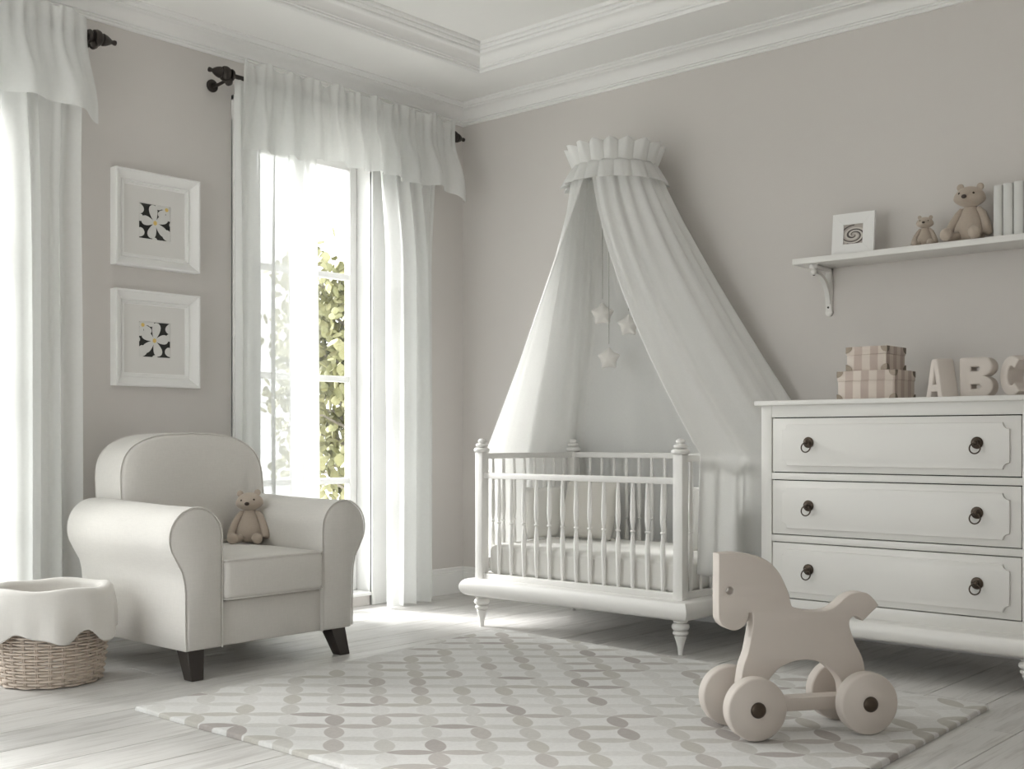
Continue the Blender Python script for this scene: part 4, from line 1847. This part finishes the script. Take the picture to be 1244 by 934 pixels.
def bracket(x_):
    b = bpy.data.objects.new('shelf_bracket', None)
    COL.objects.link(b)
    b.parent = sh
    b.location = (x_, 0, 0)
    th_ = .016
    bm = bmesh.new()
    # wall leg, top arm, then curved brace
    bbox(bm, -th_, th_, -.022, -.001, -.225, -.001, .003)
    bbox(bm, -th_, th_, -.190, -.001, -.020, -.001, .003)
    from_bm('bracket_arm', bm, WHITE, b)
    n = 18
    bm = bmesh.new()
    rings = []
    for k in range(n + 1):
        a = k / n * pi / 2
        cy_, cz_ = -.160 + .140 * sin(a), -.185 + .150 * cos(a)
        nx_, nz_ = -sin(a) * -1, cos(a)
        w2 = .010
        t_ = Vector((0, sin(a), cos(a)))
        rings.append([bm.verts.new((sx * .012, cy_ + t_.y * o_, cz_ + t_.z * o_)) for sx, o_ in ((-1, -w2), (1, -w2), (1, w2), (-1, w2))])
    for A, B in zip(rings, rings[1:]):
        for i in range(4):
            bm.faces.new((A[i], A[(i + 1) % 4], B[(i + 1) % 4], B[i]))
    bm.faces.new(rings[0])
    bm.faces.new(rings[-1])
    from_bm('brace', bm, WHITE, b)
    bm = bmesh.new()
    lathe_bm(bm, [(0, -.052), (.006, -.050), (.013, -.040), (.016, -.031), (.013, -.026), (.013, -.022), (.022, -.020), (.024, -.012), (.022, -.001), (0, -.001)], 18, Matrix.Translation((0, -.178, 0)))
    lathe_bm(bm, [(0, -.0), (.019, -.0), (.019, .016), (.010, .022), (0, .022)], 18, Matrix.Translation((0, -.0215, -.225)) @ Matrix.Rotation(pi / 2, 4, 'X') @ Matrix.Translation((0, 0, -.020)))
    from_bm('scroll_end', bm, WHITE, b)
    for yy, zz in ((-.0225, -.200),):
        lathe('screw', [(0, 0), (.0055, 0), (.0045, .003), (0, .0035)], SCREW, b, 12, Matrix.Translation((0, yy, zz)) @ Matrix.Rotation(pi / 2, 4, 'X'))
    lathe('screw', [(0, 0), (.005, 0), (.004, .003), (0, .0035)], SCREW, b, 12, Matrix.Translation((0, -.178, -.052)) @ Matrix.Rotation(pi, 4, 'X'))


bracket(.088)
bracket(1.36)

# tilted photo frame on shelf
fr = thing('photo_frame', 'small white mitred frame holding a grey swirl print on the shelf', 'photo frame', (2.790, -.150, SZ1 + .0005), radians(4))
fr.rotation_euler = (radians(-6), 0, radians(4))
H_, hi = .105, .049
for k in range(4):
    bm = bmesh.new()
    a = k * pi / 2
    cA = [(-H_, -H_), (H_, -H_), (hi, -hi), (-hi, -hi)]
    vs0 = []
    g = .0006
    for (p, q) in cA:
        pp = p * (1 - g / H_)
        vs0.append((pp * cos(a) - q * sin(a), pp * sin(a) + q * cos(a) + H_))
    F_ = [bm.verts.new((p, -.009, q)) for p, q in vs0]
    K_ = [bm.verts.new((p, .009, q)) for p, q in vs0]
    bm.faces.new(F_)
    bm.faces.new(K_)
    for i in range(4):
        bm.faces.new((F_[i], F_[(i + 1) % 4], K_[(i + 1) % 4], K_[i]))
    from_bm('frame_side', bm, TRIM, fr, smooth=False)
PAPER = mat('swirl_paper', (.42, .38, .35), .8, .25, 20)
SWIRL = mat('swirl_grey', (.10, .085, .08), .8, .3, 30)
SWL = mat('swirl_light', (.60, .57, .53), .8, .1, 30)
bm = bmesh.new()


def flat(poly, yy, mi):
    poly = clip_poly(poly, hi)
    if len(poly) >= 3:
        f = bm.faces.new([bm.verts.new((p, yy, q + H_)) for p, q in poly])
        f.material_index = mi
        f.normal_update()
        if f.normal.y > 0:
            f.normal_flip()


flat([(-hi, -hi), (hi, -hi), (hi, hi), (-hi, hi)], -.001, 0)
lev = 1
for ph_, mi, wd, rr in ((0, 1, .010, 1.0), (2.0, 2, .008, .95), (3.6, 1, .005, 1.12), (5.0, 2, .006, 1.05)):
    for k in range(44):
        a0, a1 = k * .19, (k + 1) * .19
        r0, r1 = (.004 + .0062 * a0) * rr, (.004 + .0062 * a1) * rr
        w0 = wd * min(1, a0 / 3) * .5 + .001
        w1 = wd * min(1, a1 / 3) * .5 + .001

        def pt(a, r):
            return (r * cos(-a + ph_) * 1.15, r * sin(-a + ph_) * .8 - .004)
        flat([pt(a0, r0 - w0), pt(a1, r1 - w1), pt(a1, r1 + w1), pt(a0, r0 + w0)], -.001 - .00015 * lev, mi)
    lev += 1
from_bm('print', bm, [PAPER, SWIRL, SWL], fr, smooth=False, recalc=False)
box('backing', -hi, hi, .0, .006, H_ - hi, H_ + hi, TRIM, fr, 0)
box('stand', -.015, .015, .009, .013, .0, .15, TRIM, fr, 0)

# bears
bear('beige plush bear sitting in the armchair', (.665, -2.160, .506), radians(-47), .83, None, radians(4))
bear('large beige plush bear sitting on the shelf next to the books', (3.345, -.125, SZ1), radians(-90), .90, None, radians(-4))
bear('small beige plush bear sitting on the shelf beside the large bear', (3.142, -.135, SZ1), radians(-78), .50, None, radians(-3))

# books
bx = 3.474
BK = mat('book_cloth', (.66, .66, .64), .7, .02, 10)
PAGE = mat('book_pages', (.62, .59, .52), .9, .1, 60, stretch=(20, 1, 1))
for k, (w_, h_, lab) in enumerate(((.038, .232, 'plain white book, first of the row beside the large bear'),
                                   (.042, .236, 'plain white book, second of the row from the large bear'),
                                   (.042, .238, 'plain white book, third of the row from the large bear'),
                                   (.040, .238, 'plain white book, fourth of the row, cut by the right edge of the picture'),
                                   (.040, .236, 'plain white book, last of the row, right of the picture'))):
    t = thing('book', lab, 'book', (bx, -.185, SZ1 + .0005), 0, 'white books on the shelf')
    bm = bmesh.new()
    n = 10
    pr = [(w_ / 2 - w_ / 2 * cos(pi * i / n), -.011 * sin(pi * i / n)) for i in range(n + 1)]
    pr = [(0, .15)] + [(0, .004)] + pr + [(w_, .004), (w_, .15), (w_ - .003, .15), (w_ - .003, .006), (.003, .006), (.003, .15)]
    A = [bm.verts.new((p, q, 0)) for p, q in pr]
    B = [bm.verts.new((p, q, h_)) for p, q in pr]
    for i in range(len(pr)):
        bm.faces.new((A[i], A[(i + 1) % len(pr)], B[(i + 1) % len(pr)], B[i]))
    bm.faces.new(A)
    bm.faces.new(B)
    from_bm('cover', bm, BK, t, angle=40)
    box('pages', .0032, w_ - .0032, .0065, .146, .004, h_ - .004, PAGE, t, 0)
    bx += w_ + .0035

# ================================================================== WOODEN HORSE ON WHEELS
ZR = .0185
hs = thing('toy_horse', 'cream wooden pull-along horse on four wheels standing on the rug', 'toy horse', (3.41, -1.91, ZR), atan2(.809, .587))
# local frame: +x towards the tail, -y towards the viewer
HO = [(-.282, .621), (-.233, .6235), (-.181, .619), (-.137, .608), (-.101, .589), (-.070, .559), (-.048, .521), (-.030, .479), (-.021, .442),
      (-.005, .432), (.033, .423), (.087, .419), (.124, .426), (.151, .442), (.174, .461), (.197, .473), (.225, .479), (.257, .475), (.280, .458), (.301, .432),
      (.243, .381), (.229, .392), (.211, .398), (.197, .390), (.192, .372), (.199, .343), (.215, .304), (.234, .270), (.246, .236), (.252, .193), (.252, .130),
      (.170, .130), (.167, .160), (.160, .180), (.147, .200), (.124, .222), (.097, .241), (.060, .253), (.024, .257), (-.012, .253), (-.057, .237), (-.083, .216), (-.106, .188), (-.118, .150), (-.118, .130),
      (-.214, .130), (-.207, .156), (-.203, .197), (-.194, .246), (-.179, .286), (-.168, .335), (-.160, .384), (-.163, .421), (-.174, .422), (-.179, .397),
      (-.194, .377), (-.220, .365), (-.251, .371), (-.277, .395), (-.283, .437)]
sharp = {0, 9, 19, 20, 30, 31, 44, 45, 52, 53}
HO = [(x_, z_ - ZR) for x_, z_ in HO]
eye = [(-.243 + .013 * cos(2 * pi * k / 20), .498 - ZR + .013 * sin(2 * pi * k / 20)) for k in range(20)]
curve_prism('body', [smooth_poly(HO, 4, sharp), eye], .0275, .004, HORSE, hs, ROT_F, 2, 35)
box('chassis_beam', -.190, .210, -.032, .032, .068, .113, HORSE, hs, .004)
WR = .103
for sx in (-.190, .210):
    tube('axle', [(sx, -.09, .101), (sx, .09, .101)], .012, HORSE, hs, 12)
    for sy in (-1, 1):
        mt = Matrix.Translation((sx, sy * .107, WR)) @ Matrix.Rotation(pi / 2 * (1 if sy < 0 else -1), 4, 'X')
        wprof = [(0, -.027), (WR - .006, -.027), (WR - .001, -.022), (WR, -.017), (WR, .017), (WR - .001, .022), (WR - .006, .027), (0, .027)]
        wh = lathe('wheel', wprof, HORSE, hs, 56, mt, angle=50)
        cap = [(.026, .0265), (.026, .030), (.0245, .034), (.020, .039), (.012, .043), (0, .0445)]
        lathe('hub_cap', [(0, .0265)] + cap, BRONZE, wh, 28, mt, angle=60)
